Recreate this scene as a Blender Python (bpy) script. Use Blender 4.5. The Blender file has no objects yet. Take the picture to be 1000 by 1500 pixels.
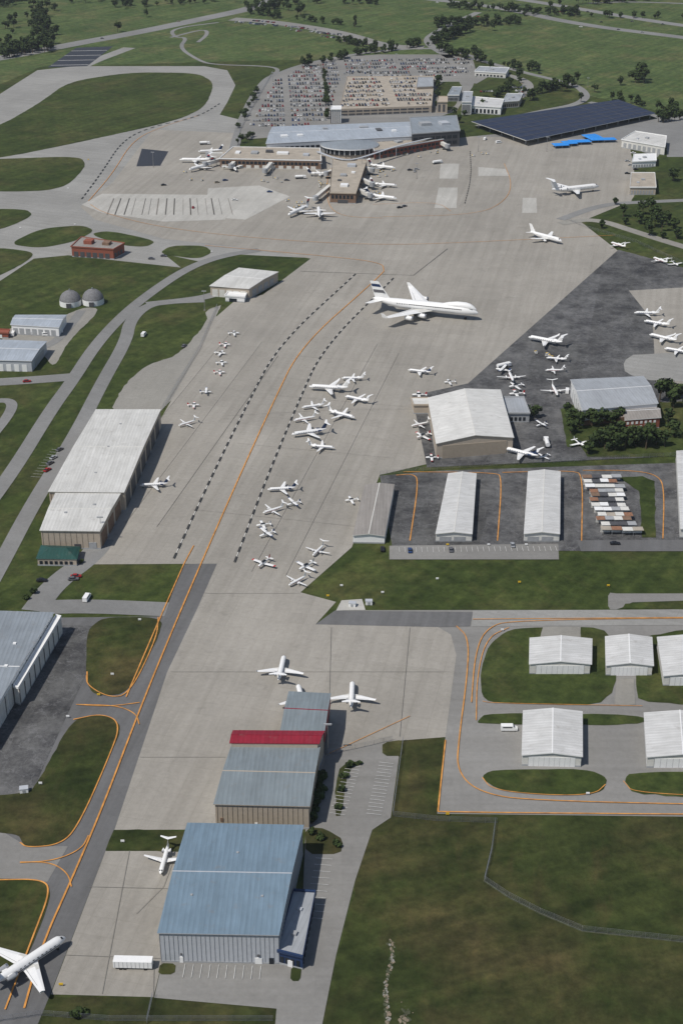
import bpy, math, random
from mathutils import Vector, Matrix
random.seed(7)
D=bpy.data; SC=bpy.context.scene
# ---------------------------------------------------------------- camera / survey
H=310.0; F=2100.0; P=math.atan(1100/2100)
CP,SP=math.cos(P),math.sin(P)
def G(u,v,z=0.0):
    """survey: photo coordinate -> true position on the horizontal plane at height z (metres)"""
    a=(u-500)/F; b=-(v-750)/F
    dx=a; dy=CP+b*SP; dz=-SP+b*CP
    t=(z-H)/dz
    return Vector((dx*t,dy*t,z))
cam=D.cameras.new("camera"); co=D.objects.new("camera",cam); SC.collection.objects.link(co)
co.location=(0,0,H); co.rotation_euler=(math.pi/2-P,0,0)
cam.sensor_fit='VERTICAL'; cam.sensor_height=24; cam.sensor_width=16; cam.lens=24*F/1500
cam.clip_start=1; cam.clip_end=30000
SC.camera=co
SC.view_settings.view_transform='Standard'; SC.view_settings.look='None'; SC.view_settings.exposure=0
# ---------------------------------------------------------------- light
EL=math.radians(56); S=Vector((-0.80,-0.60,0)).normalized()*math.cos(EL)+Vector((0,0,math.sin(EL)))
sun=D.lights.new("sun",'SUN'); sun.energy=3.7; sun.angle=math.radians(.53); sun.color=(1,.955,.89)
so=D.objects.new("sun",sun); so.rotation_euler=S.to_track_quat('Z','Y').to_euler(); SC.collection.objects.link(so)
W=D.worlds.new("World"); SC.world=W; W.use_nodes=True
nt=W.node_tree; bg=nt.nodes['Background']; sk=nt.nodes.new('ShaderNodeTexSky'); sk.sky_type='NISHITA'
sk.sun_disc=False; sk.sun_elevation=EL; sk.sun_rotation=math.atan2(S.x,S.y); bg.inputs[1].default_value=.08
nt.links.new(sk.outputs[0],bg.inputs[0])
# ---------------------------------------------------------------- materials
def nodes(name):
    m=D.materials.new(name); m.use_nodes=True; t=m.node_tree; b=t.nodes['Principled BSDF']
    b.inputs['Specular IOR Level'].default_value=.25
    return m,t,b
def N(t,ty,**k):
    n=t.nodes.new(ty)
    for a,v in k.items(): setattr(n,a,v)
    return n
def coords(t,rot=0,sc=(1,1,1)):
    c=N(t,'ShaderNodeTexCoord'); mp=N(t,'ShaderNodeMapping')
    r=N(t,'ShaderNodeMapping'); r.inputs['Rotation'].default_value=(0,0,rot); mp.inputs['Scale'].default_value=sc
    t.links.new(c.outputs['Object'],r.inputs[0]); t.links.new(r.outputs[0],mp.inputs[0]); return mp.outputs[0]
def noise(t,vec,scale,lo,hi,detail=5,rough=.6):
    n=N(t,'ShaderNodeTexNoise'); n.inputs['Scale'].default_value=scale; n.inputs['Detail'].default_value=detail
    n.inputs['Roughness'].default_value=rough
    t.links.new(vec,n.inputs['Vector'])
    r=N(t,'ShaderNodeMapRange'); r.inputs[1].default_value=lo; r.inputs[2].default_value=hi
    t.links.new(n.outputs[0],r.inputs[0]); return r.outputs[0]
def mix(t,fac,a,b,mode='MIX'):
    m=N(t,'ShaderNodeMix',data_type='RGBA',blend_type=mode)
    if isinstance(fac,(int,float)): m.inputs[0].default_value=fac
    else: t.links.new(fac,m.inputs[0])
    for s,x in ((6,a),(7,b)):
        if isinstance(x,tuple): m.inputs[s].default_value=(*x,1)
        else: t.links.new(x,m.inputs[s])
    return m.outputs[2]
def mul(t,a,k):
    m=N(t,'ShaderNodeMath',operation='MULTIPLY'); t.links.new(a,m.inputs[0])
    if isinstance(k,(int,float)): m.inputs[1].default_value=k
    else: t.links.new(k,m.inputs[1])
    return m.outputs[0]
def sc3(c,k): return tuple(x*k for x in c)
def plain(name,c,r=.6,met=0,var=.12,scale=.6):
    m,t,b=nodes(name); v=coords(t)
    col=mix(t,noise(t,v,scale,.3,.7),sc3(c,1-var),sc3(c,1+var))
    t.links.new(col,b.inputs[0]); b.inputs['Roughness'].default_value=r; b.inputs['Metallic'].default_value=met
    return m
def grass(name,c1,c2,brown,bamt=.35,rot=.6,blo=.50,bhi=.72):
    m,t,b=nodes(name); v=coords(t)
    col=mix(t,noise(t,v,.012,.35,.65),c1,c2)
    col=mix(t,mul(t,noise(t,v,.018,blo,bhi,9,.68),bamt),col,brown)
    v3=coords(t,rot+.5,(.03,.10,1))
    col=mix(t,mul(t,noise(t,v3,1,.54,.70,7,.7),bamt*.6),col,sc3(brown,.85))
    col=mix(t,1.0,col,mix(t,noise(t,v,.16,.32,.68,8,.8),(.60,.62,.64),(1.40,1.36,1.34)),'MULTIPLY')
    col=mix(t,1.0,col,mix(t,noise(t,v,.04,.35,.65,6,.7),(.80,.82,.82),(1.2,1.17,1.15)),'MULTIPLY')
    v2=coords(t,rot,(.16,.006,1))
    col=mix(t,.9,col,mix(t,noise(t,v2,1,.38,.62,2),(.82,.85,.85),(1.18,1.14,1.1)),'MULTIPLY')
    t.links.new(col,b.inputs[0]); b.inputs['Roughness'].default_value=.95; b.inputs['Specular IOR Level'].default_value=.1
    return m
A0=G(300,780); A1=G(540,405); LANE=math.atan2(A1.y-A0.y,A1.x-A0.x)
def pave(name,c,joint=.88,slab=7.6,stain=.35,rot=None,streak=.4,crack=0,patch=.12):
    rot=-LANE if rot is None else rot
    m,t,b=nodes(name); v=coords(t); vr=coords(t,rot)
    col=mix(t,noise(t,v,.014,.3,.7,6),sc3(c,.88),sc3(c,1.12))
    col=mix(t,1.0,col,mix(t,noise(t,v,.5,.25,.75,8,.75),(.87,.87,.87),(1.12,1.12,1.12)),'MULTIPLY')
    vs=coords(t,rot,(.010,.25,1))
    col=mix(t,streak,col,mix(t,noise(t,vs,1,.3,.7,5),(.74,.73,.71),(1.17,1.17,1.18)),'MULTIPLY')
    br=N(t,'ShaderNodeTexBrick'); br.offset=0; br.inputs['Scale'].default_value=1
    br.inputs['Brick Width'].default_value=slab; br.inputs['Row Height'].default_value=slab
    br.inputs['Mortar Size'].default_value=.09; br.inputs['Mortar Smooth'].default_value=.3
    br.inputs['Color1'].default_value=(.965,.965,.965,1); br.inputs['Color2'].default_value=(1.025,1.025,1.025,1); br.inputs['Mortar'].default_value=(joint,joint,joint*.98,1)
    t.links.new(vr,br.inputs['Vector'])
    col=mix(t,1.0,col,br.outputs[0],'MULTIPLY')
    br2=N(t,'ShaderNodeTexBrick'); br2.offset=.3; br2.inputs['Scale'].default_value=1
    br2.inputs['Brick Width'].default_value=slab*9; br2.inputs['Row Height'].default_value=slab*4
    br2.inputs['Mortar Size'].default_value=0
    br2.inputs['Color1'].default_value=(1-patch*.4,1-patch*.4,1-patch*.42,1); br2.inputs['Color2'].default_value=(1+patch*.3,)*3+(1,)
    t.links.new(vr,br2.inputs['Vector'])
    col=mix(t,1.0,col,br2.outputs[0],'MULTIPLY')
    col=mix(t,mul(t,noise(t,v,.09,.58,.74,7,.72),stain),col,sc3(c,.4))
    if crack:
        col=mix(t,1.0,col,mix(t,noise(t,v,.05,.40,.60,10,.82),(.55,.55,.57),(1.65,1.65,1.6)),'MULTIPLY')
        n=N(t,'ShaderNodeTexNoise'); n.inputs['Scale'].default_value=.09; n.inputs['Detail'].default_value=6; t.links.new(v,n.inputs['Vector'])
        s1=N(t,'ShaderNodeMath',operation='SUBTRACT'); s1.inputs[1].default_value=.5; t.links.new(n.outputs[0],s1.inputs[0])
        a1=N(t,'ShaderNodeMath',operation='ABSOLUTE'); t.links.new(s1.outputs[0],a1.inputs[0])
        r=N(t,'ShaderNodeMapRange'); r.inputs[1].default_value=0; r.inputs[2].default_value=.010; r.inputs[3].default_value=crack; r.inputs[4].default_value=0
        t.links.new(a1.outputs[0],r.inputs[0]); col=mix(t,r.outputs[0],col,sc3(c,2.2))
    t.links.new(col,b.inputs[0]); b.inputs['Roughness'].default_value=.9
    return m
def roofm(name,c,axis='x',rib=1.2,amt=.22,var=.1,r=.5,stain=.45):
    m,t,b=nodes(name); v=coords(t)
    w=N(t,'ShaderNodeTexWave',wave_type='BANDS',bands_direction='X' if axis=='x' else 'Y',wave_profile='SIN')
    w.inputs['Scale'].default_value=.314/rib; t.links.new(v,w.inputs[0])
    rr=N(t,'ShaderNodeMapRange'); rr.inputs[1].default_value=.75; rr.inputs[2].default_value=1; t.links.new(w.outputs[1],rr.inputs[0])
    col=mix(t,noise(t,v,.1,.3,.7,6),sc3(c,1-var),sc3(c,1+var))
    sv=coords(t,0,(.7,.05,1) if axis=='x' else (.05,.7,1))
    col=mix(t,stain,col,mix(t,noise(t,sv,1,.35,.7,6),(1.12,1.12,1.12),(.66,.65,.62)),'MULTIPLY')
    col=mix(t,mul(t,noise(t,v,.25,.58,.72,6,.7),.35),col,sc3((.2,.17,.14),1))
    col=mix(t,mul(t,rr.outputs[0],amt),col,sc3(c,.5))
    t.links.new(col,b.inputs[0]); b.inputs['Roughness'].default_value=r
    bp=N(t,'ShaderNodeBump'); bp.inputs['Strength'].default_value=.25; bp.inputs['Distance'].default_value=.1
    t.links.new(w.outputs[1],bp.inputs['Height']); t.links.new(bp.outputs[0],b.inputs['Normal'])
    return m
M={}
M['grass']=grass('grass_field',(.036,.053,.015),(.050,.068,.021),(.092,.078,.036),.6)
M['grass_far']=grass('pasture',(.056,.088,.030),(.076,.108,.040),(.14,.125,.062),.75)
M['grass_near']=grass('grass_dark',(.027,.039,.012),(.040,.052,.017),(.072,.060,.028),.9,1.2,.44,.68)
M['concrete']=pave('apron_concrete',(.300,.282,.250))
M['concrete_lt']=pave('new_concrete',(.42,.41,.38),stain=.25,patch=.1)
M['taxi']=pave('taxiway_concrete',(.275,.272,.258),rot=.4,stain=.1)
M['asph']=pave('taxilane_asphalt',(.135,.135,.136),joint=.97,stain=.25,streak=.6)
M['asph_lt']=pave('old_asphalt',(.225,.220,.208),joint=.985,stain=.2,rot=0,streak=.3)
M['asph_dk']=pave('worn_asphalt',(.085,.085,.087),joint=.95,stain=.3,crack=.5,patch=.5)
M['road']=pave('road_asphalt',(.21,.21,.205),joint=1,stain=.1,rot=.7,streak=.2)
M['black']=plain('sealed_asphalt',(.035,.04,.052),.8)
M['gravel']=pave('gravel',(.26,.25,.225),joint=1,stain=.5,streak=.2)
M['dirt']=plain('bare_earth',(.20,.165,.12),.95,var=.4,scale=.5)
M['orange']=plain('orange_marking',(.55,.25,.06),.7,var=.35,scale=.3)
M['white_mk']=plain('white_marking',(.55,.55,.53),.7,var=.25)
M['black_mk']=plain('black_marking',(.04,.04,.04),.7)
M['seal']=plain('joint_sealant',(.20,.186,.165),.8,var=.25)
M['seal_dk']=plain('dark_joint_sealant',(.10,.095,.085),.8,var=.25)
M['white']=plain('white_paint',(.78,.78,.77),.35,var=.04)
M['offwhite']=plain('offwhite_paint',(.62,.61,.57),.6,var=.1)
M['grey']=plain('grey_paint',(.33,.34,.35),.6)
M['ltgrey']=plain('light_grey_cladding',(.43,.45,.48),.5,var=.06)
M['dkgrey']=plain('dark_grey',(.08,.08,.085),.6)
M['glass']=plain('dark_glass',(.02,.025,.032),.12,var=.2)
M['rubber']=plain('rubber',(.02,.02,.02),.8)
M['metal']=plain('metal',(.45,.45,.46),.35,.8)
M['beige']=plain('beige_cladding',(.42,.36,.29),.7,var=.07)
M['beige_d']=plain('beige_rib',(.33,.28,.22),.7,var=.07)
M['brick']=plain('red_brick',(.26,.085,.055),.85,var=.2,scale=2)
M['brown']=plain('brown_brick',(.20,.13,.09),.85,var=.2)
M['navy']=plain('navy_paint',(.02,.04,.10),.5)
M['blue']=plain('blue_fabric',(.03,.24,.68),.6)
M['red']=plain('red_paint',(.45,.03,.03),.4)
M['yellow']=plain('yellow_paint',(.65,.42,.03),.5)
M['rust']=plain('rusty_metal',(.25,.13,.08),.8,var=.3,scale=1)
M['tan']=plain('tan_gravel_roof',(.36,.32,.265),.9,var=.16,scale=.15)
M['bark']=plain('bark',(.10,.075,.05),.9)
for k,c,ax in (('r_blue_x',(.170,.240,.305),'x'),('r_teal_x',(.205,.240,.260),'x'),('r_red',(.25,.018,.035),'x'),('r_white_x',(.58,.575,.55),'x'),('r_white_y',(.64,.635,.61),'y'),
    ('r_grey_x',(.34,.36,.385),'x'),('r_grey_y',(.36,.365,.37),'y'),('r_light_y',(.56,.56,.55),'y'),('r_navy_y',(.022,.030,.062),'y'),('r_green',(.02,.07,.06),'x'),('r_brown_x',(.28,.26,.24),'x'),('r_slate_x',(.25,.28,.31),'x'),('r_blue_g',(.36,.40,.45),'x')):
    M[k]=roofm('metal_roof_'+k,c,ax,rib=1.5 if k!='r_navy_y' else 6,amt=.22 if k!='r_navy_y' else .0)
# ---------------------------------------------------------------- mesh builder
class MB:
    def __init__(s): s.v=[];s.f=[];s.m=[];s.mats=[];s.sm=[]
    def mi(s,k):
        if k not in s.mats: s.mats.append(k)
        return s.mats.index(k)
    def face(s,pts,k,sm=False):
        n=len(s.v); s.v+= [tuple(p) for p in pts]; s.f.append(tuple(range(n,n+len(pts)))); s.m.append(s.mi(k)); s.sm.append(sm)
    def mesh(s,pts,faces,k,sm=False):
        n=len(s.v); s.v+=[tuple(p) for p in pts]; i=s.mi(k)
        for f in faces: s.f.append(tuple(n+a for a in f)); s.m.append(i); s.sm.append(sm)
    def prism(s,base,z0,z1,k,ktop=None,bottom=False):
        n=len(base); b=[(p[0],p[1],z0) for p in base]; t=[(p[0],p[1],z1) for p in base]
        ar=sum(base[i][0]*base[(i+1)%n][1]-base[(i+1)%n][0]*base[i][1] for i in range(n))
        if ar<0: b.reverse(); t.reverse()
        for i in range(n):
            j=(i+1)%n; s.face([b[i],b[j],t[j],t[i]],k)
        s.face(t,ktop or k)
        if bottom: s.face(b[::-1],k)
    def box(s,x0,x1,y0,y1,z0,z1,k,ktop=None): s.prism([(x0,y0),(x1,y0),(x1,y1),(x0,y1)],z0,z1,k,ktop,True)
    def beam(s,a,b,w,h,k):
        a=Vector(a);b=Vector(b); d=(b-a).normalized(); up=Vector((0,0,1))
        if abs(d.z)>.95: up=Vector((0,1,0))
        r=d.cross(up).normalized()*w/2; u=r.cross(d).normalized()*h/2
        p=[a-r-u,a+r-u,a+r+u,a-r+u,b-r-u,b+r-u,b+r+u,b-r+u]
        s.mesh(p,[(3,2,1,0),(4,5,6,7),(0,1,5,4),(1,2,6,5),(2,3,7,6),(3,0,4,7)],k)
    def tube(s,a,b,r0,r1,k,n=10,cap=True,kcap=None,sm=True):
        a=Vector(a);b=Vector(b); d=(b-a).normalized(); up=Vector((0,0,1)) if abs(d.z)<.9 else Vector((1,0,0))
        x=d.cross(up).normalized(); y=d.cross(x)
        pa=[a+(x*math.cos(q)+y*math.sin(q))*r0 for q in [2*math.pi*i/n for i in range(n)]]
        pb=[b+(x*math.cos(q)+y*math.sin(q))*r1 for q in [2*math.pi*i/n for i in range(n)]]
        s.mesh(pa+pb,[(i,(i+1)%n,n+(i+1)%n,n+i) for i in range(n)],k,sm)
        if cap: s.face(pb,kcap or k); s.face(pa[::-1],kcap or k)
    def loft(s,rings,k,sm=True):
        n=len(rings[0]); pts=[p for r in rings for p in r]; fs=[]
        for a in range(len(rings)-1):
            for i in range(n): fs.append((a*n+i,a*n+(i+1)%n,(a+1)*n+(i+1)%n,(a+1)*n+i))
        s.mesh(pts,fs,k,sm)
    def data(s,name):
        me=D.meshes.new(name); me.from_pydata(s.v,[],s.f)
        for k in s.mats: me.materials.append(M[k])
        me.polygons.foreach_set('material_index',s.m); me.polygons.foreach_set('use_smooth',s.sm); me.update(); return me
    def obj(s,name,loc=(0,0,0),rz=0,parent=None):
        o=D.objects.new(name,s.data(name)); o.location=loc; o.rotation_euler=(0,0,rz); SC.collection.objects.link(o)
        if parent: o.parent=parent
        return o
def inst(name,me,loc,rz=0,s=1,parent=None):
    o=D.objects.new(name,me); o.location=loc; o.rotation_euler=(0,0,rz); o.scale=(s,s,s) if not isinstance(s,tuple) else s
    SC.collection.objects.link(o)
    if parent: o.parent=parent
    return o
def chaikin(p,it=3,closed=True,keep=.25):
    for _ in range(it):
        q=[]; n=len(p)
        rng=range(n) if closed else range(n-1)
        if not closed: q.append(p[0])
        for i in rng:
            a=p[i];b=p[(i+1)%n]
            q.append((a[0]+(b[0]-a[0])*keep,a[1]+(b[1]-a[1])*keep)); q.append((b[0]-(b[0]-a[0])*keep,b[1]-(b[1]-a[1])*keep))
        if not closed: q.append(p[-1])
        p=q
    return p
LV=.05; CNT=[0]; jr=random.Random(11)
def lz(l):
    """every sheet gets its own height: level * 5 cm plus a few mm so no two sheets are coplanar"""
    CNT[0]=(CNT[0]+1)%12
    return l*LV+CNT[0]*.004
import bmesh
def sheet(name,pts,k,lvl,smooth=0,ragged=True):
    if smooth: pts=chaikin(pts,smooth,True,.2)
    w=[G(u,v) for u,v in pts]; z=lz(lvl)
    if ragged and (k.startswith('grass') or k=='gravel') and name!='pasture':   # uneven turf edge
        q=[]
        for i,p in enumerate(w):
            n=w[(i+1)%len(w)]; L_=(n-p).length; c=max(1,min(50,int(L_/3.5)))
            for j in range(c):
                t=p.lerp(n,j/c); a=.22 if j else .08
                q.append(Vector((t.x+jr.gauss(0,a),t.y+jr.gauss(0,a),0)))
        w=q
    bm=bmesh.new(); vs=[bm.verts.new((p.x,p.y,z)) for p in w]
    f=bm.faces.new(vs); f.normal_update()
    if f.normal.z<0: f.normal_flip()
    bmesh.ops.triangulate(bm,faces=bm.faces[:])
    me=D.meshes.new(name); bm.to_mesh(me); bm.free(); me.materials.append(M[k])
    o=D.objects.new(name,me); SC.collection.objects.link(o)
    return o
def ribbon_w(name,w,width,k,lvl,dash=None,off=0,k2=None):
    w=[Vector((p[0],p[1])) for p in w]; z=lz(lvl)
    w=[p for i,p in enumerate(w) if i==0 or (p-w[i-1]).length>.01]
    if dash:
        L=[0]
        for i in range(len(w)-1): L.append(L[-1]+(w[i+1]-w[i]).length)
        def at(s):
            for i in range(len(w)-1):
                if s<=L[i+1]: return w[i].lerp(w[i+1],(s-L[i])/(L[i+1]-L[i]))
            return w[-1]
        b=MB(); s=0
        while s+dash[0]<L[-1]:
            a=at(s);c=at(s+dash[0]); d=(c-a).normalized(); n=Vector((-d.y,d.x))
            a=a+n*off; c=c+n*off
            b.face([(*(a-n*width/2),z),(*(c-n*width/2),z),(*(c+n*width/2),z),(*(a+n*width/2),z)],k)
            s+=dash[1]
        return b.obj(name)
    A=[];B=[]
    for i,p in enumerate(w):
        d=((w[min(i+1,len(w)-1)]-w[max(i-1,0)])).normalized(); n=Vector((-d.y,d.x))
        A.append(p+n*(off+width/2)); B.append(p+n*(off-width/2))
    b=MB(); n=len(w)
    b.mesh([(*p,z) for p in B]+[(*p,z) for p in A],[(i,i+1,n+i+1,n+i) for i in range(n-1)],k)
    return b.obj(name)
def ribbon(name,pts,width,k,lvl,smooth=3,dash=None,off=0,k2=None):
    if smooth: pts=chaikin(pts,smooth,False)
    return ribbon_w(name,[G(u,v).xy for u,v in pts],width,k,lvl,dash,off,k2)
# ---------------------------------------------------------------- ground
b=MB(); b.face([(-9000,-800,0),(9000,-800,0),(9000,16000,0),(-9000,16000,0)],'grass'); b.obj('ground')
sheet('pasture',[(-700,-200),(1700,-200),(1500,90),(1000,170),(860,140),(700,85),(560,85),(330,90),(60,98),(-200,210)],'grass_far',.5)
sheet('grass_field',[(560,1085),(650,1080),(640,1190),(1200,1195),(1300,1600),(430,1620),(480,1450),(520,1300)],'grass_near',.5)
sheet('grass_verge',[(-200,1640),(60,1460),(230,1462),(405,1472),(440,1620)],'grass_near',.5)
sheet('taxiway',[(-120,210),(0,138),(55,103),(110,97),(300,97),(333,103),(345,125),(333,150),(322,168),(350,175),(350,240),(455,378),(330,372),(300,385),(240,372),(265,392),(100,374),(50,379),(0,412),(-120,450)],'taxi',1)
sheet('apron',[(137,827),(175,740),(235,615),(275,545),(310,470),(345,440),(385,432),(455,379),(350,362),(240,350),(140,322),(118,303),(165,268),(205,215),(225,190),(345,195),(350,240),(690,200),(920,205),(935,290),(850,325),(905,368),(685,562),(605,580),(625,680),(556,696),(515,802),(440,868),(492,882),(462,915),(640,918),(660,930),(668,960),(652,1080),(575,1086),(480,1108),(470,1215),(168,1216),(245,985),(290,890),(318,826)],'concrete',2)
sheet('apron',[(75,1457),(225,1461),(240,1400),(268,1247),(155,1247)],'concrete',2)
sheet('apron_patch',[(120,300),(150,284),(330,286),(330,322),(240,325),(150,312)],'concrete_lt',3)
sheet('apron_patch',[(305,276),(380,272),(425,288),(360,322),(300,318)],'concrete_lt',3)
sheet('apron_patch',[(645,240),(672,240),(670,262),(643,262)],'concrete_lt',3)
sheet('apron_patch',[(642,275),(670,275),(668,305),(636,305)],'concrete_lt',3)
sheet('apron_patch',[(700,245),(740,248),(745,258),(700,258)],'concrete_lt',3)
sheet('apron_patch',[(765,290),(785,290),(786,312),(764,312)],'concrete_lt',3)
sheet('apron_patch',[(200,244),(208,218),(247,222),(235,243)],'black',3)
G_IS=[('grass',[(0,232),(-100,240),(-100,215),(0,185),(60,150),(100,120),(190,106),(290,107),(315,122),(300,158),(255,178),(100,212)]),
 ('grass',[(-80,236),(0,233),(118,229),(127,243),(100,272),(60,281),(-80,280)]),
 ('grass',[(-80,307),(38,306),(50,316),(0,338),(-80,345)]),
 ('grass',[(12,358),(60,335),(120,330),(140,338),(110,354),(60,364)]),
 ('grass',[(130,343),(160,338),(230,353),(215,362),(180,360)]),
 ('grass',[(232,372),(250,360),(300,360),(312,370),(290,380)]),
 ('grass',[(-80,365),(0,363),(55,370),(30,390),(-80,440)])]
for k,p in G_IS: sheet('grass_island',p,k,4,3)
sheet('gravel_yard',[(160,606),(185,560),(215,535),(262,520),(305,470),(300,455),(330,445),(236,618)],'gravel',1,1)
sheet('gravel_yard',[(80,540),(100,500),(150,452),(120,450),(60,480),(10,480),(0,500),(60,515)],'gravel',1,2)
rd=lambda p,w,k='road',l=3,n='road': ribbon(n,p,w,k,l)
rd([(-40,770),(20,690),(75,600),(105,560),(140,505),(185,457),(230,422),(275,393),(320,376),(380,366)],8)
rd([(-40,900),(0,830),(50,735),(110,640),(150,560),(185,500),(190,470),(215,447),(250,442),(300,440)],8)
rd([(-60,562),(0,560),(60,556),(110,552)],11)
rd([(215,446),(290,438),(320,430)],9)
rd([(50,895),(80,855),(135,815),(150,790)],11)
rd([(60,890),(130,888),(245,893)],11)
rd([(-20,590),(15,585),(20,600),(-20,650)],6)
rd([(60,510),(85,500),(120,455)],6)
sheet('taxiway',[(268,827),(320,824),(290,890),(245,985),(168,1216),(154,1249),(74,1457),(56,1500),(-200,1600),(-300,1215),(-160,1160),(75,905),(240,903)],'asph',1)
sheet('taxiway',[(-200,1216),(0,1216),(40,1240),(100,1240),(70,1292),(-200,1292)],'asph_lt',2)
sheet('parking_yard',[(82,915),(160,918),(100,1045),(45,1166),(-160,1168),(-110,1150)],'asph_dk',2)
for p in ([(128,905),(240,904),(232,935),(188,1017),(140,1020),(126,1000)],
          [(-160,1168),(40,1166),(60,1140),(105,1055),(150,1045),(180,1062),(160,1110),(118,1205),(90,1238),(35,1243),(28,1219),(-160,1217)],
          [(-120,1288),(62,1287),(78,1310),(30,1430),(-20,1440),(-120,1440)]):
    sheet('grass_island',p,'grass_near',4,3)
sheet('grass_verge',[(155,1246),(168,1216),(275,1218),(268,1248)],'grass_near',4)
sheet('grass_verge',[(122,830),(268,828),(240,889),(85,889)],'grass',2)
sheet('taxiway',[(462,916),(492,894),(1300,893),(1300,1200),(640,1192),(652,1080),(668,960),(660,932),(640,918)],'asph_lt',1)
sheet('taxiway',[(462,915),(490,895),(692,897),(688,918),(640,919)],'asph',3)
sheet('taxiway',[(692,895),(1300,891),(1300,914),(690,918)],'taxi',3)
for p in ([(703,985),(715,945),(745,922),(800,919),(900,920),(902,1034),(760,1032),(706,1028)],
          [(930,922),(1300,918),(1300,1034),(935,1034),(930,1000)],
          [(700,1056),(712,1045),(942,1047),(942,1063),(700,1061)],
          [(703,1140),(718,1128),(860,1127),(890,1140),(880,1164),(800,1166),(730,1158)],
          [(912,1142),(925,1131),(1300,1130),(1300,1170),(930,1168)]):
    sheet('grass_island',p,'grass',4,2)
sheet('driveway',[(795,919),(850,919),(850,937),(790,937)],'gravel',5)
sheet('driveway',[(902,995),(928,995),(930,1033),(900,1033)],'gravel',5)
sheet('driveway',[(905,870),(1300,868),(1300,880),(930,880),(905,893),(890,893),(890,868)],'asph_lt',2,1)
sheet('grass_island',[(910,892),(915,885),(960,883),(1000,886),(1000,893)],'grass',4)
sheet('pad',[(492,895),(500,880),(530,878),(535,894)],'concrete_lt',4)
sheet('hangar_apron',[(556,697),(640,690),(1300,668),(1300,792),(980,792),(960,808),(575,806)],'asph_dk',3)
sheet('parking_lot',[(570,800),(817,797),(818,820),(570,820)],'asph_lt',4)
sheet('parking_lot',[(845,792),(1300,790),(1300,808),(850,808)],'asph',4)
sheet('grass_verge',[(905,700),(940,698),(958,705),(960,788),(940,788),(935,720)],'grass',5)
sheet('hangar_apron',[(685,562),(905,366),(1010,392),(1300,440),(1300,665),(1000,668),(625,685),(603,580)],'asph_dk',3)
sheet('apron_patch',[(920,426),(1300,405),(1300,590),(960,560),(955,470)],'concrete',4)
sheet('apron_patch',[(912,530),(930,518),(1300,510),(1300,560),(960,560),(915,548)],'taxi',5,1)
sheet('grass_verge',[(850,655),(1300,610),(1300,668),(860,670)],'grass',5)
sheet('grass_verge',[(820,600),(850,590),(975,590),(1300,570),(1300,600),(965,650),(830,655)],'grass',5)
sheet('parking_lot',[(478,1107),(505,1100),(575,1086),(584,1110),(572,1198),(545,1216),(520,1290),(492,1400),(468,1520),(400,1540),(405,1478),(226,1462),(238,1410),(440,1400),(448,1205)],'asph_lt',3)
for p in ([(490,1196),(494,1130),(510,1116),(535,1118),(510,1128),(500,1195)],[(447,1252),(447,1212),(478,1215),(503,1232),(498,1252)],[(560,1108),(560,1088),(590,1084),(590,1108)],[(232,1428),(234,1412),(258,1412),(256,1428)],[(425,1438),(427,1417),(442,1417),(440,1438)]):
    sheet('grass_island',p,'grass_near',5,1)
sheet('car_park',[(350,205),(355,180),(395,115),(440,95),(520,80),(690,80),(700,115),(660,175),(480,185),(420,200)],'asph_lt',3,1)
sheet('grass_island',[(640,120),(680,120),(665,160),(640,165)],'grass',4,1)
sheet('yard',[(690,200),(1000,170),(1300,190),(1300,230),(960,230),(920,215)],'road',1.5)
sheet('grass_verge',[(920,300),(930,285),(975,210),(980,290),(1000,290),(1300,290),(1300,420),(1000,392),(905,366),(850,325)],'grass',3.5)
rd([(820,328),(870,320),(930,340),(1000,362),(1100,390)],9,'gravel',4.5)
rd([(820,322),(880,300),(940,296),(1100,290)],8,'road',4.5)
rd([(690,85),(780,110),(850,125),(862,150),(780,165),(700,185)],9)
rd([(862,150),(930,160),(1100,215)],9)
rd([(690,122),(720,105),(775,118),(770,140),(700,165)],12,'asph_lt')
rd([(340,230),(350,190),(375,130),(420,100),(520,78),(640,68),(700,85)],9)
rd([(560,-8),(640,0),(740,12),(840,35),(1000,55),(1200,80)],20,'road',2)
rd([(600,-22),(700,-10),(800,5),(900,22),(1000,38),(1200,62)],20,'road',2)
rd([(700,18),(640,45),(620,62),(660,85)],11); rd([(860,5),(930,2),(1100,10)],9)
rd([(340,28),(400,32),(500,48),(560,68),(620,70)],26,'asph_lt')
rd([(-100,100),(0,86),(100,66),(200,48),(300,27),(380,10),(420,-10)],26,'road',2)
rd([(320,33),(250,42),(255,55),(275,55),(262,70),(290,88),(310,95),(400,97),(410,105),(380,120),(350,180)],5)
rd([(250,55),(300,42),(305,50),(290,62)],5)
rd([(-150,240),(0,170),(110,100),(190,70)],16,'taxi',2)
sheet('parking_lot',[(70,99),(112,70),(166,68),(128,97)],'black',3)
for i in range(4): ribbon('parking_lines',[(75+i*10,96-i*7),(130+i*9,95-i*7)],1.5,'white_mk',5,0)
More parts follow.
